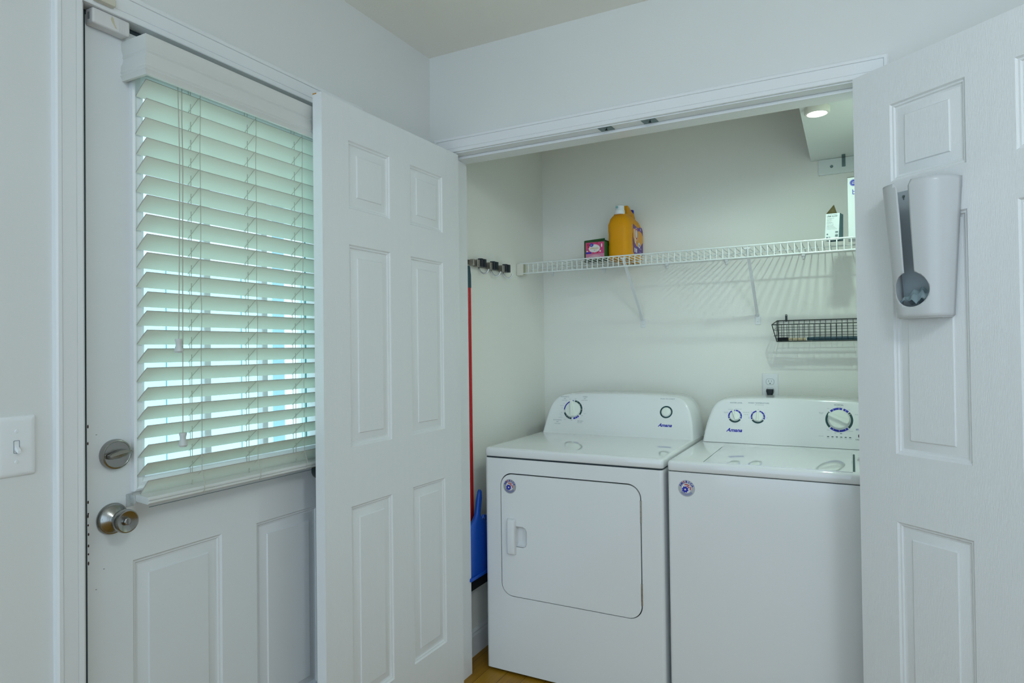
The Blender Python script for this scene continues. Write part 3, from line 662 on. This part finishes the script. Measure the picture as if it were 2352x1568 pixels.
# ---- detergent jug
jg = thing('detergent_jug', 'large orange detergent jug with a purple label and white tap, on the wire shelf', 'detergent jug', (.51,.868,TOP))
def sel(cx, cy, a, b, z, n=3.2, seg=36):
    P = []
    for k in range(seg):
        t = 2*PI*k/seg; c, s = math.cos(t), math.sin(t)
        P.append((cx+a*math.copysign(abs(c)**(2/n),c), cy+b*math.copysign(abs(s)**(2/n),s), z))
    return P
mb = MB(); cy = .878
J = [(.050,.118,0,TOP),(.0545,.1225,0,TOP+.004),(.0550,.1235,0,TOP+.012),(.0550,.1235,0,TOP+.060),(.0535,.1225,0,TOP+.066),(.0535,.1225,0,TOP+.120),(.0550,.1235,0,TOP+.128),(.0550,.1235,0,TOP+.160),(.0540,.1205,-.001,TOP+.174),(.0505,.1100,-.006,TOP+.187),(.0440,.0880,-.018,TOP+.197),(.0380,.0640,-.034,TOP+.203),(.0330,.0480,-.046,TOP+.207),(.0300,.0400,-.056,TOP+.210)]
mb.rings([sel(.510,cy+dy,a,b*1.02,z,4.6 if z < TOP+.17 else 3.4) for a,b,dy,z in J]); jb = mb.build('jug_body', M['orange'], jg, smooth=60)
mb = MB(frame((.510,0,0),(0,1,0),(0,0,1)))
hp = [(.860,1.892),(.866,1.940),(.868,1.966),(.885,1.967),(.935,1.950),(.972,1.944),(.990,1.925),(.990,1.870),(.968,1.874),(.955,1.905),(.935,1.918),(.905,1.922),(.890,1.912),(.885,1.886)]
mb.prism(hp, -.016, .016); mb.build('handle', M['orange'], jb, bevel=.005, bseg=3)
mb = MB(); mb.lathe([(.0,0),(.0165,0),(.0170,.003),(.0170,.016),(.0160,.018),(0,.0185)], 24, F=Matrix.Translation((.510,.962,1.942))); mb.build('vent_cap', M['capblue'], jg)
mb = MB(); mb.lathe([(0,0),(.0235,0),(.0235,.018),(.0215,.020),(.0210,.038),(.0185,.041),(0,.041)], 28, F=Matrix.Translation((.512,.792,TOP+.207))); tp = mb.build('tap_cap', M['white'], jg)
mb = MB(); mb.lathe([(0,0),(.0058,0),(.0058,.003),(0,.0034)], 16, F=frame((.506,.7715,TOP+.207+.031),(1,0,0),(0,0,1))); mb.build('tap_button', mat('tap_teal', (.22,.42,.42), .4), tp)
FJ = frame((.5652,0,0),(0,1,0),(0,0,1))           # label plane, n=+x
mb = MB(FJ); outl = [(.822,1.735),(.838,1.728),(.978,1.737),(.979,1.855),(.962,1.869),(.930,1.866),(.900,1.858),(.860,1.862),(.828,1.868),(.822,1.862)]
mb.prism(outl, -.0008, .0002); lb = mb.build('label', M['purple'], jb, smooth=0)
mb = MB(FJ); mb.prism([(.822,1.842),(.836,1.848),(.850,1.846),(.890,1.842),(.930,1.848),(.960,1.842),(.979,1.828),(.979,1.800),(.960,1.790),(.935,1.775),(.905,1.768),(.870,1.770),(.845,1.782),(.822,1.808)], .0002, .0005); mb.build('label_band', M['lorange'], lb, smooth=0)
mb = MB(FJ); mb.prism(ell(.872,1.826,.021,.030,28), .0005, .0007); mb.prism([(.842,1.846),(.850,1.843),(.862,1.780),(.852,1.780)], .0005, .0006)
mb.prism(ell(.915,1.778,.018,.013,20), .0005, .0007)
text_mb(mb,'3X',.940,1.852,.010,n=.0006,bold=.04); mb.box(.838,.850,1.738,1.758,.0002,.0005); mb.box(.858,.880,1.738,1.757,.0002,.0005); text_mb(mb,'CLEAN',.935,1.760,.007,n=.0007); text_mb(mb,'FRESH BURST',.930,1.745,.004,n=.0006)
mb.build('label_white', M['lwhite'], lb, smooth=0)
mb = MB(FJ)
vs = []; fs = []
for k in range(33):
    t = 2*PI*k/32; vs += [(.872+.0185*math.cos(t),1.826+.0270*math.sin(t),.0009),(.872+.0130*math.cos(t),1.826+.0195*math.sin(t),.0009)]
for k in range(32): fs.append((2*k,2*k+1,2*k+3,2*k+2))
mb.add(vs, fs); text_mb(mb,'ARM &',.872,1.848,.0035,n=.0011); mb.build('label_emblem_ring', M['red'], lb, smooth=0)
mb = MB(FJ); text_mb(mb,'Oxi',.915,1.773,.010,n=.0010,bold=.03); text_mb(mb,'PLUS',.880,1.782,.006,n=.0010); mb.build('label_lettering', M['blue'], lb, smooth=0)
# ---- dryer sheet boxes
bx = thing('dryer_sheet_box', 'pink and green dryer sheet box with an oval white logo, left of the orange jug', 'box', (.412,.76,TOP))
Z0, Z1 = TOP, TOP+.0815
MB().box(.3625,.4605,.727,.775,Z0,Z1).build('carton', M['green'], bx, bevel=.0012)
FX = frame((0,.727,0),(1,0,0),(0,0,1))
mb = MB(FX); mb.box(.366,.4565,Z0+.001,Z1-.003,.0001,.0004); fr = mb.build('front_print', M['pink'], bx, smooth=0)
mb = MB(FX); mb.box(.366,.4565,Z0+.001,Z0+.025,.0004,.0006); mb.build('lower_panel', M['pinkl'], fr, smooth=0)
mb = MB(FX); 
for k in range(9):
    a = rad(-64+k*16); c = (.411,Z0+.024); mb.prism([(c[0]+math.sin(a-.035)*.005,c[1]-math.cos(a)*.004),(c[0]+math.sin(a+.035)*.005,c[1]-math.cos(a)*.004),(c[0]+math.tan(a+.05)*.0215 if abs(a)<1 else c[0]+math.copysign(.040,a),c[1]-(.0215 if abs(a)<1 else .019)),(c[0]+math.tan(a-.05)*.0215 if abs(a)<1 else c[0]+math.copysign(.038,a),c[1]-(.0215 if abs(a)<1 else .021))], .0006, .0007)
mb.prism(ell(.4085,Z0+.050,.0275,.0185,30), .0004, .0007); mb.prism(ell(.437,Z0+.036,.004,.004,12), .0007, .0009); mb.prism(ell(.4445,Z0+.062,.003,.009,12), .0007, .0009); mb.prism(ell(.3735,Z0+.038,.004,.003,10), .0007, .0009)
mb.build('white_print', M['lwhite'], fr, smooth=0)
mb = MB(FX); mb.prism(ell(.3945,Z0+.066,.0100,.0080,24), .0007, .0010); mb.box(.367,.3935,Z0+.0265,Z0+.034,.0007,.0009); mb.build('blue_print', M['blue'], fr, smooth=0)
mb = MB(FX); text_mb(mb,'Ultimate',.4085,Z0+.0475,.0080,.040,n=.0009,bold=.02); text_mb(mb,'Fresh',.414,Z0+.0405,.0045,n=.0009); mb.build('gold_lettering', M['gold'], fr, smooth=0)
mb = MB(FX); text_mb(mb,'Great',.3945,Z0+.0665,.0035,n=.0012); text_mb(mb,'Value',.3945,Z0+.062,.0035,n=.0012); mb.build('logo_lettering', M['lwhite'], fr, smooth=0)
mb = MB(FX)
for u, v, r in ((.423,Z0+.0740,.003),(.403,Z0+.030,.0028),(.4085,Z0+.0405,.0016),(.4235,Z0+.031,.0035),(.378,Z0+.068,.006),(.380,Z0+.058,.005)): mb.prism(ell(u,v,r,r,12), .0007, .0009)
mb.build('berry_print', M['red'], fr, smooth=0)
bx2 = thing('dryer_sheet_box', 'dark green box standing skewed behind the pink dryer sheet box', 'box', (.40,.83,TOP))
F2 = Matrix.Translation((.392,.815,TOP)) @ Matrix.Rotation(rad(-6),4,'Z')
mb = MB(F2); mb.box(-.060,.050,-.022,.022,0,.0960); mb.build('carton', M['dgreen'], bx2, bevel=.0012)
mb = MB(F2); mb.add([(-.060,-.022,.096),(.050,-.022,.096),(.050,-.025,.104),(-.056,-.026,.101)], [(0,1,2,3)]); mb.build('open_flap', M['green'], bx2, solid=.0006)
# ---- bulb box
FBX = frame((0,.727,0),(1,0,0),(0,0,1))
bb = thing('light_bulb_box', 'small white light bulb carton with an open triangular flap on the wire shelf', 'box', (1.40,.75,TOP))
sk = lambda z: (z-TOP)*.055
mb = MB(); R = []
for z in (TOP, TOP+.1045): R.append([(1.370+sk(z),.727,z),(1.4185+sk(z),.727,z),(1.434+sk(z)*.3,.772,z),(1.388+sk(z)*.3,.775,z)])
mb.rings(R, True, False)
mb.build('carton', [M['boxw'],M['boxside']], bb, smooth=0, solid=.0006)
for o in bb.children:
    for i, p in enumerate(o.data.polygons): p.material_index = 0 if i == 0 else 1
mb = MB(); mb.add([(1.376,.728,TOP+.1045),(1.4145,.728,TOP+.1045),(1.404,.735,TOP+.1400)], [(0,1,2)]); mb.build('open_flap', M['kraft'], bb, solid=.0006)
mb = MB(); mb.add([(1.377,.729,TOP+.1040),(1.424,.729,TOP+.1040),(1.434,.771,TOP+.1040),(1.392,.771,TOP+.1040)], [(0,1,2,3)]); mb.build('inner_flap', M['kraft'], bb, solid=.0006)
FB2 = frame((1.370,.727,TOP),(1,0,0),(.055,0,1))
mb = MB(FB2); text_mb(mb,'LED REPLACEMENT',.0235,.0985,.0022,.034,n=.0004); text_mb(mb,'2700K 10-12W',.0225,.0915,.0045,.037,n=.0004,bold=.03)
for k, (v, w) in enumerate(((.0850,.024),(.0820,.016),(.0775,.018),(.0745,.013),(.0695,.017),(.0665,.022),(.0605,.023),(.0560,.023),(.0520,.028),(.0475,.031),(.0430,.036))):
    text_mb(mb,('Dimmable bulb','For indoor','Blanc doux','lumens','Bombilla LED','Regulable luz','10W uses only','replaces 60W','Utilise 10 W pour','remplace 60 W lumens','Consume solo 10 watts 120V')[k],.005,v,.0020,w,n=.0004,align='LEFT')
for k in range(9):
    if k in (4,5): continue
    mb.box(.0355,.0455,.0125+k*.0024,.0125+k*.0024+.0012+(k%3)*.0004,.0003,.0005)
text_mb(mb,'+',.008,.020,.008,n=.0004,bold=.05); mb.box(.005,.010,.0085,.0135,.0003,.0005); arc(mb,.0155,.011,.0018,.0030,0,360,.0005)
mb.build('lettering', M['ptext'], bb, smooth=0)
gb = thing('tall_carton', 'tall white carton with blue round logo, half hidden behind the right closet door', 'box', (1.49,.76,TOP))
MB().box(1.4525,1.545,.729,.815,TOP,TOP+.238).build('carton', M['boxw'], gb, bevel=.001)
MB().box(1.4520,1.5455,.7285,.8155,TOP+.2375,TOP+.2395).build('carton_top', M['kraft'], gb)
FG = frame((0,.729,0),(1,0,0),(0,0,1))
mb = MB(FG); mb.prism(ell(1.4735,TOP+.2165,.0130,.0130,36), .0002, .0005); text_mb(mb,'basic',1.4675,TOP+.171,.020,n=.0004,align='LEFT'); mb.build('blue_printing', M['blue'], gb, smooth=0)
mb = MB(FG); text_mb(mb,'GE',1.4735,TOP+.2115,.0100,.0150,n=.0008,bold=.01,shear=.3); arc(mb,1.4735,TOP+.2165,.0108,.0114,0,360,.0008,30); mb.build('logo_lettering', M['lwhite'], gb, smooth=0)
# ================================================================== UPPER SHELF, CLEAT, PUCK
mb = MB(); mb.box(1.3125,CX1-.001,.113,CY-.001,2.0935,2.1125)
us = mb.build('shelf_board', M['board'], bevel=.001); tag(us, 'white painted board shelf high in the closet corner with brown scuffs underneath', 'shelf')
ck = thing('shelf_cleat', 'white wooden cleat screwed to the closet wall under the high shelf board', 'shelf cleat', (1.48,CY-.01,2.02))
F = frame((0,CY-.0005,0),(1,0,0),(0,0,1))
mb = MB(F); mb.prism(rrect(1.342,CX1-.001,2.0265,2.0925,.004,3), 0, .012); mb.build('cleat_board', M['board'], ck, bevel=.002)
mb = MB(); mb.lathe([(0,0),(.0065,0),(.0060,.002),(.002,.0012),(0,.0012)], 18, F=F @ Matrix.Translation((1.393,2.0595,.012))); mb.build('screw', M['zinc'], ck)
mb = MB(F); mb.box(1.4325,1.4465,2.0520,2.0925,.012,.0135); mb.box(1.4325,1.4465,2.0910,2.0925,.012,.060); mb.build('angle_bracket', M['zinc'], ck, bevel=.0005)
pk = thing('puck_light', 'round battery puck light glowing under the high shelf board', 'light', (1.366,.31,2.068))
mb = MB(); mb.lathe([(0,0),(.040,0),(.0405,-.002),(.0400,-.016),(.0375,-.0205),(.0320,-.0215),(.0310,-.0200)], 40, F=Matrix.Translation((1.366,.31,2.093))); mb.build('lamp_housing', M['cream'], pk, smooth=40)
mb = MB(); mb.lathe([(0,-.0195),(.0310,-.0195),(.0250,-.0225),(0,-.0228)], 36, F=Matrix.Translation((1.366,.31,2.093))); mb.build('lamp_lens', M['lens'], pk, smooth=60)
# ball catch strikes in the head jamb
for x, y, lab in ((.720,.028,'small metal catch plate under the closet head jamb, left of the two'),(.872,.036,'small metal catch plate under the closet head jamb, right of the two')):
    bc = thing('ball_catch_plate', lab, 'door catch', (x,y,OZ), group='catch plates in the closet head jamb')
    zz = OZ if y < .03 else OZ
    mb = MB(Matrix.Translation((x,.021,OZ-.0014)) @ Matrix.Rotation(rad(3),4,'Z')); mb.prism([(-.026,-.017),(.022,-.020),(.026,.016),(-.022,.019)], 0, .0013); mb.build('plate', M['zinc'], bc)
    mb = MB(Matrix.Translation((x,.021,OZ-.0014))); mb.tube([(.0,.0,0),(.004,-.004,-.005),(.0,-.010,-.006)], .0022, 8); mb.build('catch_tongue', M['black'], bc)
# ================================================================== OUTLET, PLUG
FO = frame((0,CY-.0003,0),(1,0,0),(0,0,1))
ot = thing('wall_outlet', 'white duplex power outlet on the closet back wall above the washer', 'outlet', (1.1305,CY,1.053))
mb = MB(FO); mb.rings([[(x,y,h) for x, y in rrect(1.096+o,1.166-o,1.0525+o,1.1670-o,.003,3)] for o, h in ((0,0),(.001,.0035),(.004,.0055),(.008,.006))]); mb.build('outlet_plate', M['white'], ot, smooth=40)
for z in (1.1300,1.0890):
    mb = MB(FO); P = [(1.1305+x,z+y) for x, y in [(.0165*math.cos(2*PI*k/28)*1.0, max(-.0125,min(.0125,.0165*math.sin(2*PI*k/28)))) for k in range(28)]]
    mb.prism(P, .006, .0072); rc = mb.build('receptacle', M['white'], ot, smooth=30)
    mb = MB(FO); mb.box(1.1235,1.1250,z-.001,z+.007,.0072,.0074); mb.box(1.1360,1.1373,z-.001,z+.006,.0072,.0074); mb.prism(ell(1.1305,z-.0075,.0024,.0026,12), .0072, .0074)
    vs = []; fs = []
    for k in range(29):
        t = 2*PI*(k%28)/28
        for s in (1,1.06): vs.append((1.1305+.0165*s*math.cos(t), z+s*max(-.0125,min(.0125,.0165*math.sin(t))), .0062))
    for k in range(28): fs.append((2*k,2*k+1,2*k+3,2*k+2))
    mb.add(vs, fs); mb.build('slots', M['ptext'], rc, smooth=0)
pl = thing('power_plug', 'black power plug and cord in the lower socket of the outlet', 'plug', (1.1305,CY-.02,1.05))
mb = MB(FO); mb.rings([[(1.1305+u*w, 1.0975-v*.033, h) for u, v, w in ((-1,0,.0150*k),(1,0,.0150*k),(1,.35,.0148*k),(1,1,.0090*k),(-1,1,.0090*k),(-1,.35,.0148*k))] for k, h in ((1,.0075),(1,.020),(.8,.0255))]); mb.build('plug_body', M['rubber'], pl, bevel=.003, smooth=50)
mb = MB(FO); mb.tube([(1.1305,1.068,.016),(1.1305,1.060,.016),(1.131,1.050,.016),(1.131,1.040,.016)], [.0080,.0075,.0070,.0060], 12); mb.build('strain_relief', M['gripblue'], pl)
mb = MB(FO); mb.tube([(1.131,1.048,.016),(1.132,.98,.014),(1.136,.85,.014),(1.14,.75,.014)], .0042, 8); mb.build('cord', M['rubber'], pl)
# ================================================================== BLACK WIRE BASKET
bk = thing('wire_basket', 'long black wire basket mounted on the closet back wall', 'basket', (1.35,.95,1.31))
bx0, bx1 = 1.152, CX1-.03; yb, yf = CY-.006, .905
mb = MB()                                        # rim + frame rods
rim = [(bx0+.012,yb,1.402),(bx1,yb,1.402),(bx1,yf,1.382),(bx0,yf,1.382),(bx0+.012,yb,1.402)]
for a, b in zip(rim[:-1], rim[1:]): mb.tube([a,b], .0022, 8)
mb.tube([(bx0+.018,yf+.006,1.310),(bx1,yf+.006,1.310)], .0018, 6); mb.build('rim', M['black'], bk)
mb = MB(); n = int((bx1-bx0-.02)/.0210)
for k in range(n+1):
    x = bx0+.018+k*.0210
    mb.tube([(x,yf-.001,1.3830),(x,yf+.005,1.312),(x,yf+.008,1.3085),(x,yb-.008,1.3085),(x,yb-.002,1.312),(x,yb,1.4040)], .0011, 5)
for z in (1.358,1.334):
    mb.tube([(bx0+.006,yf+.002,z),(bx1,yf+.002,z)], .0011, 5); mb.tube([(bx0+.014,yb-.001,z+.014),(bx1,yb-.001,z+.014)], .0011, 5)
for y in (.925,.945,.965,.985): mb.tube([(bx0+.018,y,1.3085),(bx1,y,1.3085)], .0011, 5)
mb.build('mesh_wires', M['black'], bk)
for xs_ in ((bx0,bx0+.018),(bx1,bx1)):
    mb = MB(); mb.tube([(xs_[0],yf,1.382),(xs_[1],yf+.006,1.310)], .0020, 6); mb.tube([(xs_[0]+(.012 if xs_[0]<1.3 else 0),yb,1.402),(xs_[1],yb-.004,1.310)], .0020, 6); mb.tube([(xs_[1],yf+.006,1.310),(xs_[1],yb-.004,1.310)], .0018, 6)
    for t in (.33,.66): mb.tube([(xs_[0]+(xs_[1]-xs_[0])*t,yf+.003,1.382-.072*t),(xs_[0]+(xs_[1]-xs_[0])*t+.004,yb,1.402-.092*t)], .0011, 5)
    mb.build('end_frame', M['black'], bk)
FK2 = frame((0,CY-.0005,0),(1,0,0),(0,0,1))
mb = MB(FK2); mb.prism([(1.1975,1.398),(1.2065,1.398)]+[(1.202+.0045*math.cos(rad(a)),1.4255+.0045*math.sin(rad(a))) for a in range(0,181,20)], 0, .004); mb.build('hanging_tab', M['black'], bk, bevel=.0008)
mb = MB(); mb.lathe([(0,0),(.0028,0),(.002,.002),(0,.0024)], 12, F=FK2 @ Matrix.Translation((1.202,1.4250,.004))); mb.build('screw', M['steel'], bk)
lb_ = thing('lint_brush', 'black-headed cleaning brush with a pale wooden handle lying in the wire basket', 'brush', (1.25,.93,1.311))
mb = MB(); mb.box(1.172,1.216,.914,.938,1.3105,1.3265); mb.build('brush_head', M['bristle'], lb_, bevel=.003)
mb = MB(); mb.tube([(1.216,.926,1.3185),(1.240,.926,1.3180),(1.285,.926,1.3175)], [.0052,.0060,.0062], 12); mb.build('handle', M['wood'], lb_)
tl_ = thing('dark_handled_tool', 'dark grey handled tool lying in the wire basket, right of the wooden handle', 'tool', (1.39,.93,1.311))
mb = MB(); mb.tube([(1.289,.926,1.3190),(1.32,.926,1.3195),(1.44,.928,1.3190),(1.56,.930,1.3190)], [.0065,.0078,.0080,.0070], 12); mb.build('handle', M['gripblue'], tl_)
mb = MB(); mb.tube([(1.56,.930,1.3190),(1.585,.931,1.319)], .0035, 8); mb.build('shaft', M['steel'], tl_)
# ================================================================== TOOL RAIL, BROOM, DUSTPAN
FW = frame((CX0,0,0),(0,1,0),(0,0,1))
tr = thing('tool_rail', 'metal wall rail with black rubber grips and silver hooks on the left closet wall', 'tool holder', (CX0,.39,1.63))
mb = MB(FW); mb.box(.165,.580,1.650,1.672,.0003,.004); mb.box(.165,.580,1.669,1.672,.004,.010); mb.box(.165,.580,1.650,1.653,.004,.010); mb.build('rail', M['rail'], tr, bevel=.0006)
for k, yc in enumerate((.215,.322,.430,.545)):
    if k:
        mb = MB()
        for dy in (-.0135,.0135):
            P = []
            for q in range(24): a = 2*PI*q/24; rr = .0125 if q%4 < 2 else .0108; P.append((yc+dy+rr*math.cos(a)*.98, rr*math.sin(a)+.026))
            mb.F = Matrix(((0,0,0,CX0),(0,0,0,0),(0,0,0,0),(0,0,0,1)))
            mb.F = frame((CX0,0,0),(0,1,0),(1,0,0)); mb.prism(P, -1.683, -1.648)
        mb.build('rubber_grip', M['rubber'], tr, smooth=20)
    mb = MB(FW); mb.box(yc-.050,yc-.030,1.645,1.6755,.010,.034) if k else mb.box(yc+.028,yc+.040,1.647,1.674,.010,.030); mb.build('clip_housing', M['rail'], tr, bevel=.002)
    if k:
        mb = MB(FW); y_ = yc+.004; mb.tube([(y_,1.650,.006),(y_,1.640,.008),(y_+.004,1.628,.014),(y_+.008,1.621,.024),(y_+.012,1.622,.036),(y_+.014,1.630,.044),(y_+.015,1.640,.048)], .0033, 8); mb.build('hook', M['steel'], tr)
bp = .046
bm_ = thing('broom', 'red-handled broom with a grey-blue grip hanging from the tool rail', 'broom', (bp,.20,.30))
mb = MB(); mb.tube([(bp,.2000,1.640),(bp,.2000,1.634),(bp,.2000,1.620),(bp,.2000,1.60),(bp,.2002,1.548)], [.006,.0085,.0095,.0115,.0118], 16); mb.build('grip', M['gripblue'], bm_)
mb = MB(); mb.tube([(bp,.2002,1.550),(bp-.002,.2050,1.0),(bp-.004,.209,.44)], .0104, 16); mb.build('pole', M['redpole'], bm_)
mb = MB(); mb.rings([[(bp+x*a,.235+y*b,z) for x, y in ((-1,-1),(1,-1),(1,1),(-1,1))] for a, b, z in ((.012,.035,.47),(.014,.10,.41),(.015,.115,.385))]); mb.build('broom_head', M['rubber'], bm_, bevel=.004)
mb = MB(); mb.rings([[(bp+x*a,.240+y*b,z) for x, y in ((-1,-1),(1,-1),(1,1),(-1,1))] for a, b, z in ((.014,.112,.387),(.017,.125,.30))]); mb.build('bristles', M['bristle'], bm_, smooth=0)
dp = thing('dustpan', 'bright blue plastic dustpan clipped to the broom beside the dryer', 'dustpan', (.09,.22,.34))
mb = MB(); X = .086
Rr = []
for yc, hw, th_, z in ((.2035,.004,.005,.712),(.2030,.011,.008,.703),(.1990,.015,.010,.675),(.1920,.015,.010,.645),(.1850,.015,.011,.618),(.1800,.028,.012,.598),(.1820,.062,.013,.580),(.1850,.088,.014,.555),(.1870,.100,.014,.500),(.1880,.106,.013,.430),(.1890,.112,.011,.380),(.1890,.113,.009,.365)):
    Rr.append([(X+th_*c_, yc+hw*s2, z) for c_, s2 in [(math.copysign(abs(math.cos(2*PI*k/24))**.7,math.cos(2*PI*k/24)),math.copysign(abs(math.sin(2*PI*k/24))**.8,math.sin(2*PI*k/24))) for k in range(24)]])
mb.rings(Rr).build('pan', M['dustpan'], dp, smooth=60)
mb = MB(); mb.tube([(X+.004,.215,.588),(X+.006,.222,.602),(X+.006,.238,.600),(X+.004,.252,.578)], .0055, 10); mb.build('clip_ring', M['dustpan'], dp)
mb = MB(); mb.box(X+.009,X+.020,.100,.290,.365,.379); mb.build('lip', M['dustpan'], dp, bevel=.003)
# ================================================================== BAG DISPENSER on right leaf (frame FR: u along door, v up, n out)
FRW = frame((1.471,-.0396,0), dR, (0,0,1))
bd = thing('bag_dispenser', 'white plastic grocery bag dispenser hung on the right closet door', 'bag dispenser', tuple(FRW @ Vector((.192,1.355,0))))
def prof(z):
    t = max(0,min(1,(z-1.355)/.345)); return .086+(.104-.086)*t**1.1*1.0, .058+.028*t   # half width, depth
def shell(z, k=1., off=0):
    t = max(0,min(1,(z-1.355)/.340)); hw = .0640+.0235*t; dp_ = .060+.027*t; P = []
    for i in range(41):
        a = PI*i/40; c, s = math.cos(a), math.sin(a)
        P.append((.206-(hw*k)*math.copysign(abs(c)**(2/2.9),c), z, .0015+(dp_*k)*abs(s)**(2/2.9)))
    return P
mb = MB(FRW); zs2 = [1.355+.335*i/40 for i in range(41)]
R = [shell(1.3545,.80),shell(1.3560,.93)]+[shell(1.3600+ (1.690-1.36)*i/44) for i in range(45)]
# slightly arched top edge
for i, p in enumerate(R[-1]): R[-1][i] = (p[0], p[1]+.012*(abs(p[2])/.087)**1*0+.004, p[2])
mb.rings(R, False, False)
n_ = len(R[0]); 
body = mb.build('dispenser_shell', M['disp'], bd, smooth=60, solid=.0022)
cut = MB(FRW); cut.F = FRW
slot = [(.2065+.0145*math.cos(rad(a)), 1.0) for a in ()]
keyhole = []
cu_, ch_ = .2115, 1.4260
P = []
for i in range(28):                                 # egg shaped opening, gap at the top for the slot
    a = rad(108+ (360-36)*i/27); 
    rx, rz = .0445, (.0430 if math.sin(a) < 0 else .0450)
    P.append((cu_+rx*math.cos(a), ch_+rz*math.sin(a)))
P += [(.2245,1.4745),(.2235,1.60),(.2240,1.680),(.2320,1.6935),(.2380,1.72),(.1820,1.72),(.1870,1.6935),(.1950,1.680),(.1970,1.60),(.1975,1.4745)]
P = [(x-.008,y) for x, y in P]
cut.prism(P, .02, .14); co = cut.build('cutter', M['disp'], bd, smooth=0)
bo = body.modifiers.new('cut','BOOLEAN'); bo.operation = 'DIFFERENCE'; bo.object = co; bo.solver = 'EXACT'
bpy.context.view_layer.update(); dg = bpy.context.evaluated_depsgraph_get()
nm = bpy.data.meshes.new_from_object(body.evaluated_get(dg)); body.modifiers.clear(); body.data = nm
bpy.data.objects.remove(co)
mb = MB(FRW); mb.prism([(.145,1.357),(.267,1.357),(.290,1.690),(.122,1.690)], .0005, .0022); mb.build('back_plate', mat('dispenser_back', (.44,.50,.53), .4), bd)
mb = MB(FRW); mb.prism([(x,z) for x, z in ((.130,-.002),(.256,-.002),(.262,-.040),(.240,-.052),(.146,-.052),(.124,-.040))], 0, .002)
mb.F = FRW @ Matrix.Translation((0,1.3560,0)) @ Matrix.Rotation(-PI/2,4,'X')
mb = MB(FRW); lo = shell(1.3560,.93); mb.add([(x,1.3552,z) for x, _, z in lo]+[(x,1.3575,z) for x, _, z in lo], [tuple(range(41)), tuple(range(41,82))[::-1]]+[(i,(i+1)%41,(i+1)%41+41,i+41) for i in range(41)])
mb.build('bottom', M['disp'], bd)
for u, v in ((.146,1.676),(.228,1.437)):
    mb = MB(); mb.lathe([(0,0),(.0036,0),(.0032,.002),(0,.0024)], 12, F=FRW @ Matrix.Translation((u,v,.0022))); mb.F = FRW; mb.box(u-.0012,u+.0012,v-.009,v,.0022,.0030); mb.build('mounting_screw', M['zinc'], bd)
# crumpled bags
random.seed(9); mb = MB(FRW); G = 26; R = []
for j in range(G):
    row = []
    for i in range(G):
        u = -1+2*i/(G-1); v = -1+2*j/(G-1); rr = math.sqrt(u*u+v*v)
        h = 1.400+.026*(1-min(1,rr)**2)+.010*math.sin(9*u+4*v)*math.cos(7*v-3*u)+random.uniform(-.0035,.0035)
        row.append((.206+u*.044, h, .030+v*.024))
    R.append(row)
mb.rings(R, False, False)
pb = mb.build('plastic_bags', M['bag'], None, smooth=60, sub=1); tag(pb, 'crumpled plastic grocery bags stuffed inside the dispenser on the closet door', 'plastic bags', kind='stuff')
# ------------------------------------------------------------------ ceiling lamp (out of frame, lights the room)
cl = thing('ceiling_light', 'flush round white ceiling light in the room', 'light', (2.05,-1.75,2.34))
mb = MB(); mb.lathe([(0,0),(.19,0),(.19,-.03),(.17,-.05),(.165,-.05),(.165,-.045),(0,-.045)], 40, F=Matrix.Translation((2.05,-1.75,H))); mb.build('lamp_housing', M['white'], cl)
for o in bpy.data.objects:
    if '_local' in o: del o['_local']
